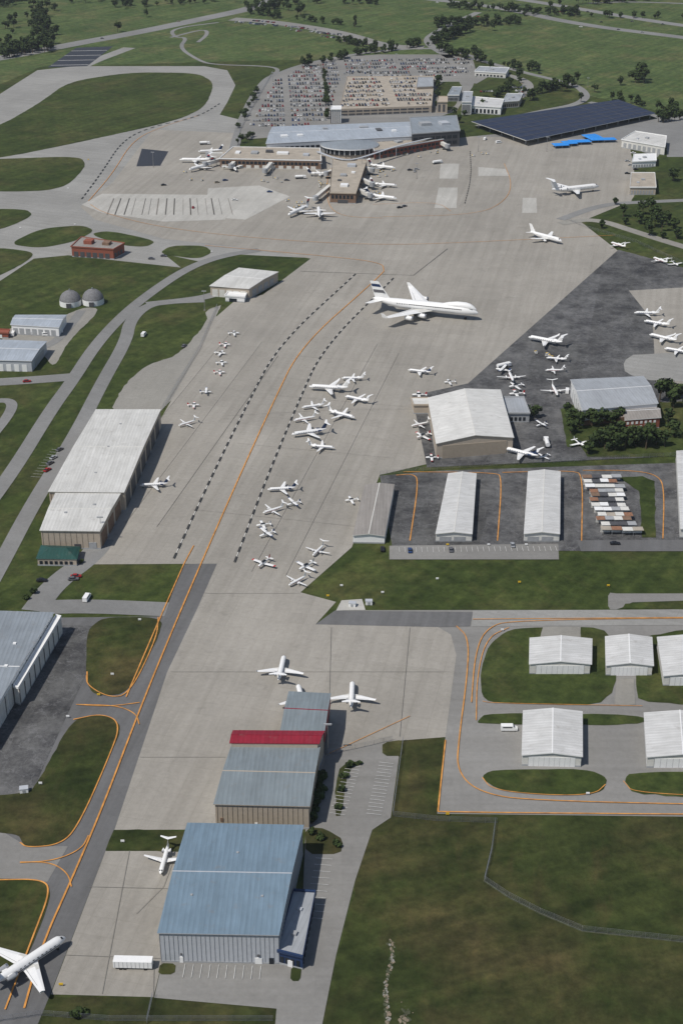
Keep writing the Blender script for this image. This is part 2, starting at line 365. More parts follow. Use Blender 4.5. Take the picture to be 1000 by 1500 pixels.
# ---------------------------------------------------------------- markings
L=lambda p,w=.55,s=3,k='orange',l=8: ribbon('taxiway_marking',p,w,k,l,s)
L([(562,398),(545,415),(440,508),(400,590),(350,700),(295,825),(250,930),(205,1040),(150,1185),(105,1290),(62,1385),(36,1478)],.6)
L([(270,826),(238,898),(185,1022)],.5)
for pts in ([(562,398),(560,385),(470,375),(300,360)],[(270,826),(284,800)]): L(pts,.5)
L([(128,1000),(128,985)],.5)
L([(232,905),(230,935),(190,1018),(160,1023),(128,1005),(127,990)],.45)
L([(112,1033),(160,1036),(205,1030)],.4); L([(112,1033),(170,1034),(200,1046),(204,1062)],.4)
L([(108,1055),(150,1046),(178,1060),(160,1110),(118,1205),(92,1238),(40,1243),(30,1235)],.45)
L([(30,1265),(80,1262),(120,1245),(130,1225)],.4); L([(30,1264),(75,1264),(100,1280),(105,1300)],.4)
L([(0,1290),(62,1289),(75,1305),(50,1370),(8,1480)],.5)
L([(641,1190),(645,1150),(652,1085)],.5,1)
L([(641,1190),(760,1192),(1300,1196)],.5,1)
L([(668,918),(686,935),(684,990),(672,1080),(668,1130),(700,1162),(780,1175),(1300,1184)],.45)
L([(1300,905),(750,908),(710,922),(695,960),(690,1030)],.4); L([(692,908),(1300,903)],.4,0)
L([(697,1056),(698,990),(712,935),(745,920)],.35)
L([(706,1028),(720,1031),(940,1035)],.25); L([(706,1140),(720,1158),(800,1166),(870,1165),(886,1150)],.3)
L([(912,1145),(930,1166),(1300,1170)],.3)
L([(580,697),(605,695),(613,705),(600,793)],.5); L([(590,692),(725,693),(735,700),(728,793)],.5); L([(735,693),(840,690),(853,698),(851,793)],.5)
L([(853,690),(930,690),(965,698),(972,720),(970,790)],.5)
c=[(548,405),(440,508),(400,590),(350,700),(299,822)]
for o in (-13.5,13.5):
    ribbon('taxiway_edge_dashes',c,.95,'black_mk',9,3,dash=(5,9),off=o); ribbon('taxiway_edge_line',c,.3,'offwhite',8,3,off=o)
L([(655,365),(605,404),(440,398)],.35,0,'black_mk')
L([(133,300),(150,312),(240,335),(400,352),(560,360),(700,355),(900,345)],.4)
L([(130,295),(165,255),(195,205),(240,185),(290,170)],.5); ribbon('taxiway_edge_dashes',[(120,292),(150,252),(180,205),(225,185),(290,172),(325,150)],1.2,'black_mk',8,3,dash=(6,11))
L([(738,240),(750,270),(740,295),(700,315),(560,318)],.35); ribbon('taxiway_edge_dashes',[(688,222),(690,260),(680,300)],.8,'black_mk',8,3,dash=(4,7))
L([(480,252),(478,300),(500,318),(560,320)],.35); L([(545,300),(640,296),(660,310)],.3)
rr=random.Random(3)
for u in range(16):
    a0=168+u*11+rr.uniform(-2,2); ribbon('apron_stall_line',[(a0,291),(a0-10+u*1.1,315)],rr.choice((.3,.5,.9)),'seal_dk' if u%3 else 'seal',6,0)
dv=Vector((math.cos(LANE),math.sin(LANE))); nv=Vector((-dv.y,dv.x)); base=G(300,780).xy
for o in (22.8,38,-30.4,-45.6,60.8): 
    ribbon_w('joint_sealant',[base+dv*(0 if o>0 else -30)+nv*o,base+dv*rr.uniform(180,260)+nv*o],.16,'seal_dk' if o==22.8 else 'seal',6)
for s in (20,95,160,220): ribbon_w('joint_sealant',[base+dv*s+nv*-70,base+dv*s+nv*12],.14,'seal',6)
for pts in ([(250,985),(660,985)],[(485,920),(480,1100)],[(600,920),(585,1080)],[(205,1110),(330,1110)],[(300,870),(440,870)],[(95,1400),(235,1405)],[(130,1300),(255,1303)],[(190,1247),(150,1457)],[(650,600),(500,600),(330,610)],[(225,1460),(226,1408)],[(255,1260),(240,1300),(200,1340)]): L(pts,.15,0,'seal',7)
L([(480,1106),(600,1050)],.25,0)
def stalls(a,b,n,depth):
    A=G(*a);B=G(*b); d=(B-A)/n; nn=Vector((-d.y,d.x,0)).normalized()*depth
    m=MB(); z=LV*8.5
    for i in range(n+1):
        p=A+d*i; q=p+nn; t=d.normalized()*.08
        m.face([(p-t).to_tuple()[:2]+(z,),(p+t).to_tuple()[:2]+(z,),(q+t).to_tuple()[:2]+(z,),(q-t).to_tuple()[:2]+(z,)],'white_mk')
    m.obj('parking_lines')
stalls((268,1433),(380,1436),9,5.2); stalls((505,1195),(528,1125),14,5.2); stalls((558,1195),(576,1120),15,5); stalls((446,1345),(462,1258),9,-5.5)
stalls((585,810),(815,808),28,4.5); stalls((60,700),(90,660),10,5)
# ---------------------------------------------------------------- buildings
def building(name,c,h,roof='flat',rise=1.0,wall='beige',rm='r_white_x',trim='offwhite',det=(),base=0,over=.5,units=()):
    W4=[G(u,v,h) for u,v in c]; o=W4[0]; e=W4[1]-W4[0]; a=math.atan2(e.y,e.x)
    ca,sa=math.cos(-a),math.sin(-a)
    L4=[]
    for p in W4:
        q=p-o; L4.append(Vector((q.x*ca-q.y*sa,q.x*sa+q.y*ca)))
    cen=sum(L4,Vector((0,0)))/4
    m=MB(); m.prism([tuple(p) for p in L4],0,h,wall,'tan')
    E=[p+(p-cen).normalized()*over*1.4 for p in L4]
    P3=lambda p,z:(p.x,p.y,z)
    m.prism([tuple(p) for p in [q+(q-cen).normalized()*.12 for q in L4]],0,.7,'grey')
    if roof=='flat':
        m.prism([tuple(p) for p in E],h+.002,h+.35,trim,rm)
        I=[p+(cen-p).normalized()*.7 for p in E]
        for i in range(4):
            j=(i+1)%4
            m.mesh([P3(E[i],h+.36),P3(E[j],h+.36),P3(I[j],h+.36),P3(I[i],h+.36),P3(E[i],h+.9),P3(E[j],h+.9),P3(I[j],h+.9),P3(I[i],h+.9)],[(0,1,5,4),(2,3,7,6),(4,5,6,7)],trim)
    else:
        t=.3
        if roof=='gable_x': r0=(E[0]+E[3])/2; r1=(E[1]+E[2])/2; w0=(L4[0]+L4[3])/2; w1=(L4[1]+L4[2])/2
        elif roof=='gable_y': r0=(E[0]+E[1])/2; r1=(E[3]+E[2])/2; w0=(L4[0]+L4[1])/2; w1=(L4[3]+L4[2])/2
        if roof=='hip':
            r0=cen+(L4[0]-L4[1])*.2; r1=cen+(L4[1]-L4[0])*.2
            R0=P3(r0,h+rise);R1=P3(r1,h+rise);e4=[P3(p,h) for p in E]
            m.face([e4[0],e4[1],R1,R0],rm); m.face([e4[1],e4[2],R1],rm); m.face([e4[2],e4[3],R0,R1],rm); m.face([e4[3],e4[0],R0],rm)
        else:
            z=h+.05
            R0=P3(r0,z+rise);R1=P3(r1,z+rise);e4=[P3(p,z) for p in E]
            up=lambda p:(p[0],p[1],p[2]+t)
            if roof=='gable_x':
                m.face([up(e4[0]),up(e4[1]),up(R1),up(R0)],rm); m.face([up(R0),up(R1),up(e4[2]),up(e4[3])],rm)
                m.face([P3(L4[0],h),P3(L4[3],h),P3(w0,h+rise)],wall); m.face([P3(L4[1],h),P3(L4[2],h),P3(w1,h+rise)],wall)
                loop=[e4[0],e4[1],R1,e4[2],e4[3],R0]
            else:
                m.face([up(e4[0]),up(R0),up(R1),up(e4[3])],rm); m.face([up(R0),up(e4[1]),up(e4[2]),up(R1)],rm)
                m.face([P3(L4[0],h),P3(L4[1],h),P3(w0,h+rise)],wall); m.face([P3(L4[3],h),P3(L4[2],h),P3(w1,h+rise)],wall)
                loop=[e4[0],R0,e4[1],e4[2],R1,e4[3]]
            m.beam((R0[0],R0[1],R0[2]+t),(R1[0],R1[1],R1[2]+t),.4,.14,trim)
            for i in range(6):
                p,q=loop[i],loop[(i+1)%6]; m.face([p,q,up(q),up(p)],trim)
    def onwall(side,u0,u1,z0,z1,k,pr=.15):
        A=L4[side];B=L4[(side+1)%4]; d=B-A; n=Vector((d.y,-d.x)).normalized()*pr
        p=[A+d*u0,A+d*u1]; 
        m.prism([tuple(p[0]-n*.02),tuple(p[1]-n*.02),tuple(p[1]+n),tuple(p[0]+n)],z0,z1,k,None,True)
    for d in det:
        if d[0]=='row':
            _,side,n,u0,u1,z0,z1,fill,k=d
            for i in range(n):
                a0=u0+(u1-u0)*i/n; onwall(side,a0,a0+(u1-u0)/n*fill,z0,z1,k)
        else: onwall(*d)
    for (fx,fy,sx,sy,sz,k) in units:
        p=L4[0].lerp(L4[1],fx).lerp(L4[3].lerp(L4[2],fx),fy)
        if roof=='gable_x': zz=h+rise*(1-abs(fy-.5)*2)
        elif roof=='gable_y': zz=h+rise*(1-abs(fx-.5)*2)
        else: zz=h+.3
        m.box(p.x-sx/2,p.x+sx/2,p.y-sy/2,p.y+sy/2,zz-.2,zz+sz,k)
    return m.obj(name,(o.x,o.y,0),a)
building('blue_roof_hangar',[(233,1366),(407,1369),(443,1211),(276,1208)],11.5,'gable_x',1.6,'ltgrey','r_blue_x','ltgrey',
  [('row',0,26,.0,1.0,.8,11.2,.03,'grey'),(0,.80,.86,0,2.4,'white',.2),(0,.16,.19,0,2.3,'white',.2),(0,.92,.96,0,2.4,'glass',.2),('row',1,30,0,1,.8,11.2,.04,'grey'),(1,.55,.6,0,2.4,'white',.2),(3,.1,.9,0,9,'offwhite',.2),(0,.0,1.0,10.9,11.5,'grey',.25),(0,.82,.84,3.2,3.7,'dkgrey',.5),(0,.17,.18,3.2,3.7,'dkgrey',.5)],
  units=[(.2,.3,.7,.7,.6,'grey'),(.5,.7,.7,.7,.6,'grey'),(.8,.3,.7,.7,.6,'grey')])
building('hangar_office',[(407,1393),(443,1402),(461,1309),(430,1307)],5,'flat',0,'navy','r_grey_x','navy',[('row',0,4,.08,.95,1,3.2,.7,'glass'),('row',1,9,.05,.97,1,3.2,.6,'glass'),(0,.4,.6,0,2.6,'white',.25)],
  units=[(.5,.3,1.5,1.5,.8,'grey'),(.5,.7,1.2,1.2,.6,'ltgrey')])
building('tan_hangar',[(315,1178),(452,1181),(467,1096),(341,1093)],9.5,'gable_x',1.2,'beige','r_teal_x','beige',
  [('row',0,18,.02,.99,.8,9,.03,'beige_d'),(0,.42,.45,0,2.2,'white',.2),('row',1,10,.05,.95,.8,9,.06,'beige_d'),(1,.3,.36,0,2.4,'glass',.2),(3,.08,.92,0,8,'offwhite',.2),(0,.05,.08,2.5,4,'brown',.2)])
building('red_roof_canopy',[(339,1089),(465,1090),(473,1072),(344,1071)],11.5,'gable_x',.8,'beige','r_red','r_red',[])
building('maroon_trim_hangar',[(412,1070),(474,1073),(483,1018),(424,1015)],10.3,'gable_x',1.0,'beige','r_teal_x','r_red',[(1,.02,.98,6,10,'r_red',.3),('row',1,5,.05,.95,0,5.5,.75,'dkgrey'),(2,.1,.9,0,8.5,'offwhite',.2)])
building('long_hangar',[(72,720),(182,721),(235,601),(141,601)],10,'gable_x',.8,'beige','r_white_x','offwhite',[('row',1,7,.03,.97,0,8,.72,'dkgrey'),('row',0,8,.02,.98,1,9,.05,'brown')],units=[(.5,.2,1,1,.6,'grey'),(.5,.5,1,1,.6,'grey'),(.5,.8,1,1,.6,'grey')])
building('long_hangar',[(60,777),(146,778),(179,719),(84,720)],9.2,'gable_x',.7,'beige','r_white_x','offwhite',[('row',1,3,.05,.95,0,7,.75,'brown'),('row',0,10,.02,.98,.8,9,.05,'beige_d'),(0,.55,.66,0,2.6,'dkgrey',.2),(0,.8,.93,0,3.5,'grey',.2)],
  units=[(.3,.4,1.2,1.2,.7,'grey'),(.7,.6,1.2,1.2,.7,'grey')])
building('green_roof_office',[(55,818),(112,819),(116,801),(62,799)],3.6,'hip',2.4,'beige','r_green','r_green',[('row',0,7,.05,.95,.9,2.4,.6,'glass'),('row',1,4,.1,.9,.9,2.4,.6,'glass')])
building('maintenance_hangar',[(-230,1075),(-28,1075),(78,899),(-90,894)],9.5,'gable_x',1.2,'white','r_slate_x','white',[('row',1,9,.02,.98,0,8.5,.9,'offwhite'),('row',1,9,.09,1.0,0,8.6,.1,'dkgrey')],units=[(.9,.5,1.2,1.2,.8,'white'),(.85,.7,1.2,1.2,.8,'white')])
building('door_canopy',[(20,1006),(28,1009),(90,905),(82,903)],7.5,'flat',0,'offwhite','white','white',[('row',1,9,.0,1,0,7,.1,'dkgrey')],over=.3)
building('white_roof_hangar',[(308,419),(365,423),(407,399),(350,393)],7,'gable_x',.8,'beige','r_white_x','white',[('row',0,5,.05,.95,0,5,.8,'offwhite'),('row',1,4,.1,.9,1,5,.7,'grey')])
building('white_shed',[(330,434),(358,436),(361,430),(334,429)],3.5,'flat',0,'white','white','white',[(0,.2,.6,0,2.4,'glass',.15)])
building('brick_fire_station',[(105,362),(166,366),(182,357),(120,348)],7,'flat',0,'brick','r_brown_x','brick',[('row',0,6,.05,.95,.2,4,.7,'dkgrey'),('row',1,3,.1,.9,1,4,.6,'dkgrey')],units=[(.3,.5,6,6,2.5,'brick'),(.7,.6,5,6,2,'brown')])
building('service_building',[(17,476),(86,480),(97,462),(24,462)],6,'gable_x',1,'white','r_blue_g','white',[('row',0,7,.03,.97,0,4.2,.7,'grey')])
building('service_building',[(-40,527),(46,529),(68,501),(-12,498)],6.5,'gable_x',1,'ltgrey','r_blue_g','white',[('row',0,7,.03,.97,0,4.2,.6,'white'),(1,.2,.8,0,4.5,'grey')])
building('utility_shed',[(-10,488),(12,489),(14,484),(-8,483)],3,'flat',0,'brick','brick','brick',[(0,.3,.6,0,2.2,'white')])
M['dome']=plain('dome_shingles',(.17,.17,.175),.8,var=.25,scale=1)
for u,v in ((104,446),(137,444)):
    p=G(u,v); m=MB(); rg=[]
    for i,(r,z) in enumerate(((7,0),(7,3.5),(6.9,3.6),(6.3,5.5),(5,7.4),(3,8.8),(1,9.5),(.05,9.6))):
        rg.append([(r*math.cos(q),r*math.sin(q),z) for q in [2*math.pi*j/24 for j in range(24)]])
    m.loft(rg[:2],'white'); m.loft(rg[2:],'dome'); m.box(-1.5,1.5,-7.6,-6.5,0,3,'dkgrey'); m.tube((0,0,9.4),(0,0,10.4),.6,.5,'metal')
    m.obj('salt_dome',p)
building('white_gable_hangar',[(639,650),(751,641),(732,572),(627,584)],8.5,'gable_y',3,'beige','r_white_y','offwhite',[(0,.08,.92,0,7.2,'beige_d',.25),('row',0,7,.08,.92,.2,7,.05,'brown'),('row',1,8,.05,.95,.7,7,.5,'offwhite')])
building('hangar_lean_to',[(606,594),(628,594),(626,584),(602,584)],5,'flat',0,'beige','r_white_y','beige',[])
building('hangar_annex',[(744,606),(775,606),(766,583),(735,583)],5,'flat',0,'grey','r_grey_x','grey',[('row',0,4,.1,.9,1,3,.6,'glass')])
building('grey_hangar',[(853,601),(962,591),(941,552),(836,557)],9,'gable_x',2,'white','r_grey_x','white',[(0,.02,.98,.1,3,'brown',.2),('row',3,6,.05,.95,0,7,.1,'grey')])
building('brick_office',[(915,616),(966,612),(962,598),(915,600)],6,'gable_x',2,'brick','r_brown_x','white',[('row',0,7,.05,.95,1,2.6,.5,'white'),('row',0,7,.05,.95,3.6,5,.5,'white')])
building('t_hangar',[(517,784),(563,785),(577,711),(534,712)],4,'gable_y',.9,'white','r_brown_x','offwhite',[('row',1,6,.02,.98,0,3.4,.85,'offwhite')])
building('t_hangar',[(638,782),(691,782),(697,695),(656,695)],4,'gable_y',1.0,'offwhite','r_light_y','offwhite',[('row',0,2,.1,.9,0,2.6,.8,'grey'),('row',1,8,.02,.98,0,3.4,.88,'grey')])
building('t_hangar',[(767,782),(819,782),(820,692),(773,692)],4,'gable_y',1.0,'offwhite','r_light_y','offwhite',[('row',0,2,.1,.9,0,2.6,.8,'grey'),('row',1,8,.02,.98,0,3.4,.88,'grey')])
building('t_hangar',[(996,775),(1060,775),(1060,662),(990,662)],4.5,'gable_y',1.0,'offwhite','r_light_y','offwhite',[])
A=G(880,786);B=G(880,702); m=MB(); n=12; st=(B.y-A.y)/n
for i in range(n):
    x0=rr.choice((-.6,0,.8)); ww=rr.choice((13,16,19)); z=2.6+rr.random()*.4
    for j in range(4):
        xa=x0+ww*j/4; kk=rr.choice(['white','offwhite','rust','brown','offwhite','grey','dkgrey','tan'])
        d0=rr.uniform(0,.18)*st
        m.box(xa+.05,xa+ww/4-.05,i*st+d0,i*st+st*.72+d0,z+.01*j,z+.16+.01*j,kk)
        m.box(xa+.15,xa+ww/4-.15,i*st+st*.6+d0,i*st+st*.64+d0,0,z-.01,'offwhite')
        m.box(xa+.1,xa+.2,i*st+.2+d0,i*st+.3+d0,0,z-.005,'grey')
m.obj('aircraft_shelter',(A.x,A.y,0))
for c in ([(776,973),(864,973),(865,937),(777,936)],[(888,975),(955,975),(953,935),(887,934)],[(972,990),(1060,990),(1050,935),(963,935)],[(765,1106),(851,1108),(851,1044),(767,1043)],[(948,1109),(1050,1109),(1045,1047),(944,1046)]):
    building('small_hangar',c,4.6,'gable_y',1.3,'offwhite','r_light_y','white',[(0,.1,.9,0,4,'white',.12),('row',0,9,.1,.9,.1,3.9,.04,'grey'),(1,.4,.48,0,2.2,'grey',.12)],units=[(.3,.5,.5,.5,.3,'grey'),(.7,.3,.5,.5,.3,'grey')])
# ---------------------------------------------------------------- terminal
building('terminal_building',[(390,211),(622,199),(622,178),(400,186)],11,'gable_x',2.0,'ltgrey','r_blue_g','white',[('row',0,30,.02,.98,3,8,.7,'glass')],units=[(.1,.3,6,5,1.5,'white'),(.2,.3,5,4,1.5,'white'),(.35,.6,4,4,1.8,'grey'),(.6,.6,8,4,1.5,'grey'),(.7,.4,5,8,1.2,'dkgrey'),(.8,.3,4,4,1.5,'white')])
building('terminal_annex',[(603,197),(673,192),(668,170),(600,173)],14,'flat',0,'dkgrey','r_slate_x','grey',[('row',0,8,.03,.97,3,6,.8,'glass'),('row',0,8,.03,.97,8,11,.8,'glass')],units=[(.3,.5,10,8,2.5,'grey'),(.7,.5,8,10,2,'ltgrey')])
building('terminal_concourse',[(322,233),(470,236),(468,218),(342,216)],7.5,'flat',0,'brown','tan','white',[('row',0,24,.02,.98,3.6,6,.75,'glass'),('row',0,12,.02,.98,0,2.8,.6,'offwhite')],units=[(.12,.5,4,8,1.2,'white'),(.3,.5,6,8,1.5,'grey'),(.45,.6,6,4,2,'dkgrey'),(.6,.5,10,6,1.5,'white'),(.85,.4,5,6,1.5,'ltgrey')])
building('terminal_concourse',[(548,222),(668,201),(662,190),(545,208)],7.5,'flat',0,'brick','tan','white',[('row',0,20,.02,.98,3.6,6,.75,'glass'),('row',0,12,.02,.98,0,2.8,.6,'dkgrey')],units=[(.3,.5,6,6,1.5,'grey'),(.5,.6,5,5,1.8,'dkgrey'),(.7,.5,8,5,1.5,'white')])
building('terminal_pier',[(483,283),(521,284),(537,236),(487,234)],8,'flat',0,'brown','tan','beige',[('row',0,6,.06,.94,3.8,6.5,.7,'glass'),(0,.3,.7,0,3,'dkgrey'),('row',1,10,.04,.96,3.8,6.2,.7,'glass'),('row',3,10,.04,.96,3.8,6.2,.7,'glass')],units=[(.5,.2,6,7,1.6,'white'),(.4,.5,5,5,1.5,'grey'),(.6,.8,7,6,2,'ltgrey'),(.3,.35,3,3,1,'dkgrey'),(.7,.6,3,4,1,'white')])
p=G(512,226); m=MB()
rg=[[(r*math.cos(q),r*.8*math.sin(q),z) for q in [2*math.pi*j/32 for j in range(32)]] for r,z in ((23,0),(23,3.5),(24,3.6),(24,8),(26,8.1),(26,9),(18,10.5),(.1,11.5))]
m.loft(rg[:2],'beige',False); m.loft(rg[2:4],'glass',False); m.loft(rg[4:6],'white',False); m.loft(rg[5:],'r_slate_x')
for j in range(32):
    q=2*math.pi*j/32; m.box(24.2*math.cos(q)-.25,24.2*math.cos(q)+.25,24.2*.8*math.sin(q)-.25,24.2*.8*math.sin(q)+.25,3.6,8.05,'white')
m.obj('terminal_rotunda',p)
m=MB(); arc=chaikin([(465,222),(490,232),(515,235),(545,226),(580,214),(640,200)],3,False); ws=[G(u,v,9.5) for u,v in arc]
for a,c in zip(ws,ws[1:]): m.beam(a,c,2.2,.5,'ltgrey')
for a in ws[::5]: m.beam((a.x,a.y,0),(a.x,a.y,9.2),.5,.5,'white')
m.obj('canopy_roof')
def bridge(a,c):
    A=G(*a,4.6);C=G(*c,4.6); m=MB(); m.beam(A,C,3,2.7,'offwhite'); d=(C-A).normalized()
    m.tube((C.x,C.y,2.9),(C.x,C.y,6.3),2.3,2.3,'grey',12); m.tube((A.x,A.y,0),(A.x,A.y,6.2),2.2,2.2,'beige',12)
    q=A.lerp(C,.75); m.beam((q.x-1,q.y,0),(q.x-1,q.y,3.4),.4,.4,'metal'); m.beam((q.x+1,q.y,0),(q.x+1,q.y,3.4),.4,.4,'metal'); m.box(q.x-2,q.x+2,q.y-.5,q.y+.5,.1,1,'rubber')
    m.obj('jet_bridge')
for a,c in (((330,232),(300,240)),((345,236),(338,243)),((400,236),(388,250)),((487,250),(478,254)),((533,246),(545,249)),((528,262),(545,270)),((524,278),(542,286)),((484,272),(462,290)),((330,226),(305,226)),((640,206),(655,214))): bridge(a,c)
building('parking_garage',[(497,161),(632,156),(636,112),(508,113)],6.5,'flat',0,'beige','tan','beige',[('row',0,12,.02,.98,1,2.6,.85,'dkgrey'),('row',0,12,.02,.98,4,5.6,.85,'dkgrey'),('row',1,12,.02,.98,4,5.6,.85,'dkgrey')],over=0)
building('stair_tower',[(484,161),(499,161),(500,156),(486,156)],13,'flat',0,'white','white','white',[('row',0,5,.0,1,0,12.4,.5,'dkgrey')])
building('stair_tower',[(640,150),(655,150),(655,142),(642,142)],11,'flat',0,'beige','beige','beige',[('row',0,2,.1,1,2,9,.5,'dkgrey')])
building('garage_annex',[(610,128),(634,127),(634,114),(612,114)],9,'flat',0,'beige','r_grey_x','grey',[])
c=[(770,206),(960,166),(905,146),(690,178)]; W4=[G(u,v,5.5) for u,v in c]; o=W4[0]; a=math.atan2(W4[1].y-o.y,W4[1].x-o.x)
R=Matrix.Rotation(-a,3,'Z'); L4=[R@(p-o) for p in W4]
m=MB(); m.prism([(p.x,p.y) for p in L4],5.2,5.7,'offwhite','r_navy_y',True)
def bil(fx,fy): return L4[0].lerp(L4[1],fx).lerp(L4[3].lerp(L4[2],fx),fy)
for i in range(12):
    for j in range(5):
        q=bil((i+.3)/11.6,(j+.3)/4.6); m.box(q.x-.3,q.x+.3,q.y-.3,q.y+.3,0,5.19,'grey')
for j in range(1,7):
    p0=bil(.005,j/7);p1=bil(.995,j/7); m.beam((p0.x,p0.y,5.8),(p1.x,p1.y,5.8),.9,.1,'dkgrey')
for i in range(1,10):
    p0=bil(i/10,.01);p1=bil(i/10,.99); m.beam((p0.x,p0.y,5.74),(p1.x,p1.y,5.74),.5,.05,'dkgrey')
m.obj('rental_car_canopy',(o.x,o.y,0),a)
for u,v,w,d in ((820,216,7,10),(848,211,10,10),(868,205,7,22),(882,208,12,9),(833,213,6,12)):
    p=G(u,v); m=MB(); m.box(-w,w,-d/2,d/2,2.6,2.9,'blue')
    m.mesh([(-w,-d/2,2.92),(w,-d/2,2.92),(w,d/2,2.92),(-w,d/2,2.92),(-w*.8,0,4.0),(w*.8,0,4.0)],[(0,1,5,4),(1,2,5),(2,3,4,5),(3,0,4)],'blue')
    for x in (-w+.5,0,w-.5):
        for y in (-d/2+.5,d/2-.5): m.box(x-.12,x+.12,y-.12,y+.12,0,2.59,'metal')
    m.obj('blue_canopy',(p.x,p.y,0),random.uniform(.1,.4))
bl=[('office_building',[(683,155),(733,158),(737,146),(690,142)],7,'white','r_light_y'),('office_building',[(676,150),(690,150),(692,135),(678,135)],12,'white','r_grey_x'),
 ('office_building',[(735,150),(760,148),(765,138),(742,138)],6,'beige','r_grey_x'),('warehouse',[(910,205),(973,216),(975,200),(930,193)],7,'offwhite','r_white_x'),
 ('warehouse',[(922,275),(960,275),(958,254),(924,254)],6,'beige','tan'),('warehouse',[(925,238),(960,236),(960,226),(928,227)],5,'white','white'),
 ('office_building',[(655,140),(672,140),(676,128),(662,128)],6,'grey','r_slate_x'),('office_building',[(695,105),(740,108),(745,100),(702,98)],5,'offwhite','r_grey_x')]
for n_,c,h,w,r in bl: building(n_,c,h,'flat',1,w,r,'white',[('row',0,8,.05,.95,1,h-2.2,.6,'glass' if 'office' in n_ else 'grey')],units=[(.5,.5,3,3,1.2,'grey'),(.3,.3,2,2,1,'ltgrey')])
# ---------------------------------------------------------------- vehicles
def car_mesh(col,kind='car'):
    m=MB()
    def sec(x,w,z0,z1): return [(x,-w,z0),(x,w,z0),(x,w,z1),(x,-w,z1)]
    def lo(rs,k): 
        m.loft(rs,k,False); m.face(rs[0],k); m.face(rs[-1][::-1],k)
    if kind=='van':
        lo([sec(-3,.95,.35,2.3),sec(1.3,.95,.35,2.3),sec(2.0,.92,.35,1.4),sec(3,.85,.35,1.1)],col)
        m.box(1.2,1.75,-.8,.8,1.5,2.05,'glass'); m.box(-2.4,1.0,-.97,.97,1.5,2.0,'glass')
        xs=(-2,2)
    else:
        lo([sec(-2.3,.78,.4,.85),sec(-2.15,.88,.3,.95),sec(1.2,.9,.3,.92),sec(2.1,.86,.3,.75),sec(2.3,.75,.4,.65)],col)
        m.mesh([(-1.7,-.8,.95),(1.1,-.8,.95),(1.1,.8,.95),(-1.7,.8,.95),(-1.2,-.66,1.42),(.4,-.66,1.42),(.4,.66,1.42),(-1.2,.66,1.42)],[(0,1,5,4),(1,2,6,5),(2,3,7,6),(3,0,4,7)],'glass')
        m.box(-1.2,.4,-.66,.66,1.42,1.5,col); xs=(-1.4,1.4)
    for x in xs:
        for y in (-.8,.8): m.tube((x,y-.1,.33),(x,y+.1,.33),.33,.33,'rubber',8)
    return m.data('parked_car')
M['c_silver']=plain('silver_car_paint',(.42,.43,.44),.3,.3,var=.02); M['c_black']=plain('black_car_paint',(.02,.02,.022),.25,var=.02)
M['c_red']=plain('red_car_paint',(.3,.02,.02),.3,var=.02); M['c_blue']=plain('blue_car_paint',(.03,.06,.16),.3,var=.02)
M['c_tan']=plain('tan_car_paint',(.32,.27,.2),.3,var=.02); M['c_grey']=plain('grey_car_paint',(.12,.12,.13),.3,var=.02)
CARS=[car_mesh(k) for k in ('white','white','c_silver','c_silver','c_black','c_black','c_red','c_blue','c_tan','c_grey','c_grey','c_grey')]
VAN=car_mesh('white','van')
def inside(p,poly):
    c=False;n=len(poly)
    for i in range(n):
        a=poly[i];b=poly[i-1]
        if (a[1]>p[1])!=(b[1]>p[1]) and p[0]<(b[0]-a[0])*(p[1]-a[1])/(b[1]-a[1])+a[0]: c=not c
    return c
lotE=D.objects.new('distant_parked_cars',None); SC.collection.objects.link(lotE)
def lot(poly,z,ang,occ,excl=(),mod=22):
    pw=[G(u,v,z).xy for u,v in poly]; ex=[[G(u,v,z).xy for u,v in e] for e in excl]
    cx=sum(p.x for p in pw)/len(pw); cy=sum(p.y for p in pw)/len(pw); ca,sa=math.cos(ang),math.sin(ang)
    rm=MB()
    for r in range(-30,31):
        for c in range(-70,71):
            lx=c*2.9; ly=(r//2)*mod+(r%2)*5.4
            p=Vector((cx+lx*ca-ly*sa,cy+lx*sa+ly*ca))
            if inside(p,pw) and not any(inside(p,e) for e in ex):
                if abs(c)%22<2: continue
                q=Vector((ca,sa)); n=Vector((-sa,ca)); s=p+q*1.45
                if z<1: rm.face([(*(s-q*.1-n*2.5),LV*7),(*(s+q*.1-n*2.5),LV*7),(*(s+q*.1+n*2.5),LV*7),(*(s-q*.1+n*2.5),LV*7)],'white_mk')
                if random.random()<occ*(1 if ((r*5+c//8)*7)%11>1 else .45):
                    inst('car',random.choice(CARS),(p.x,p.y,z),ang+math.pi/2*(1 if random.random()<.6 else -1)+random.gauss(0,.02),1,lotE)
    if z<1: rm.obj('parking_lines')
lot([(366,184),(404,116),(448,98),(520,87),(680,86),(688,93),(500,108),(478,178),(420,188)],.2,.05,.93)
lot([(500,107),(690,95),(690,110),(645,112),(505,112)],.2,.05,.9)
lot([(500,157),(630,152),(633,115),(512,116)],7.0,.06,.9,[[(608,135),(636,135),(636,112),(610,112)]],22)
lot([(350,29),(400,33),(500,50),(555,68),(545,72),(480,55),(395,38),(345,33)],.2,-.5,.7)
lot([(700,135),(765,122),(775,135),(765,150),(740,135)],.2,.1,.8)
def veh(me,u,v,deg,name='parked_car'): 
    p=G(u,v); inst(name,me,(p.x,p.y,.2),math.radians(deg))
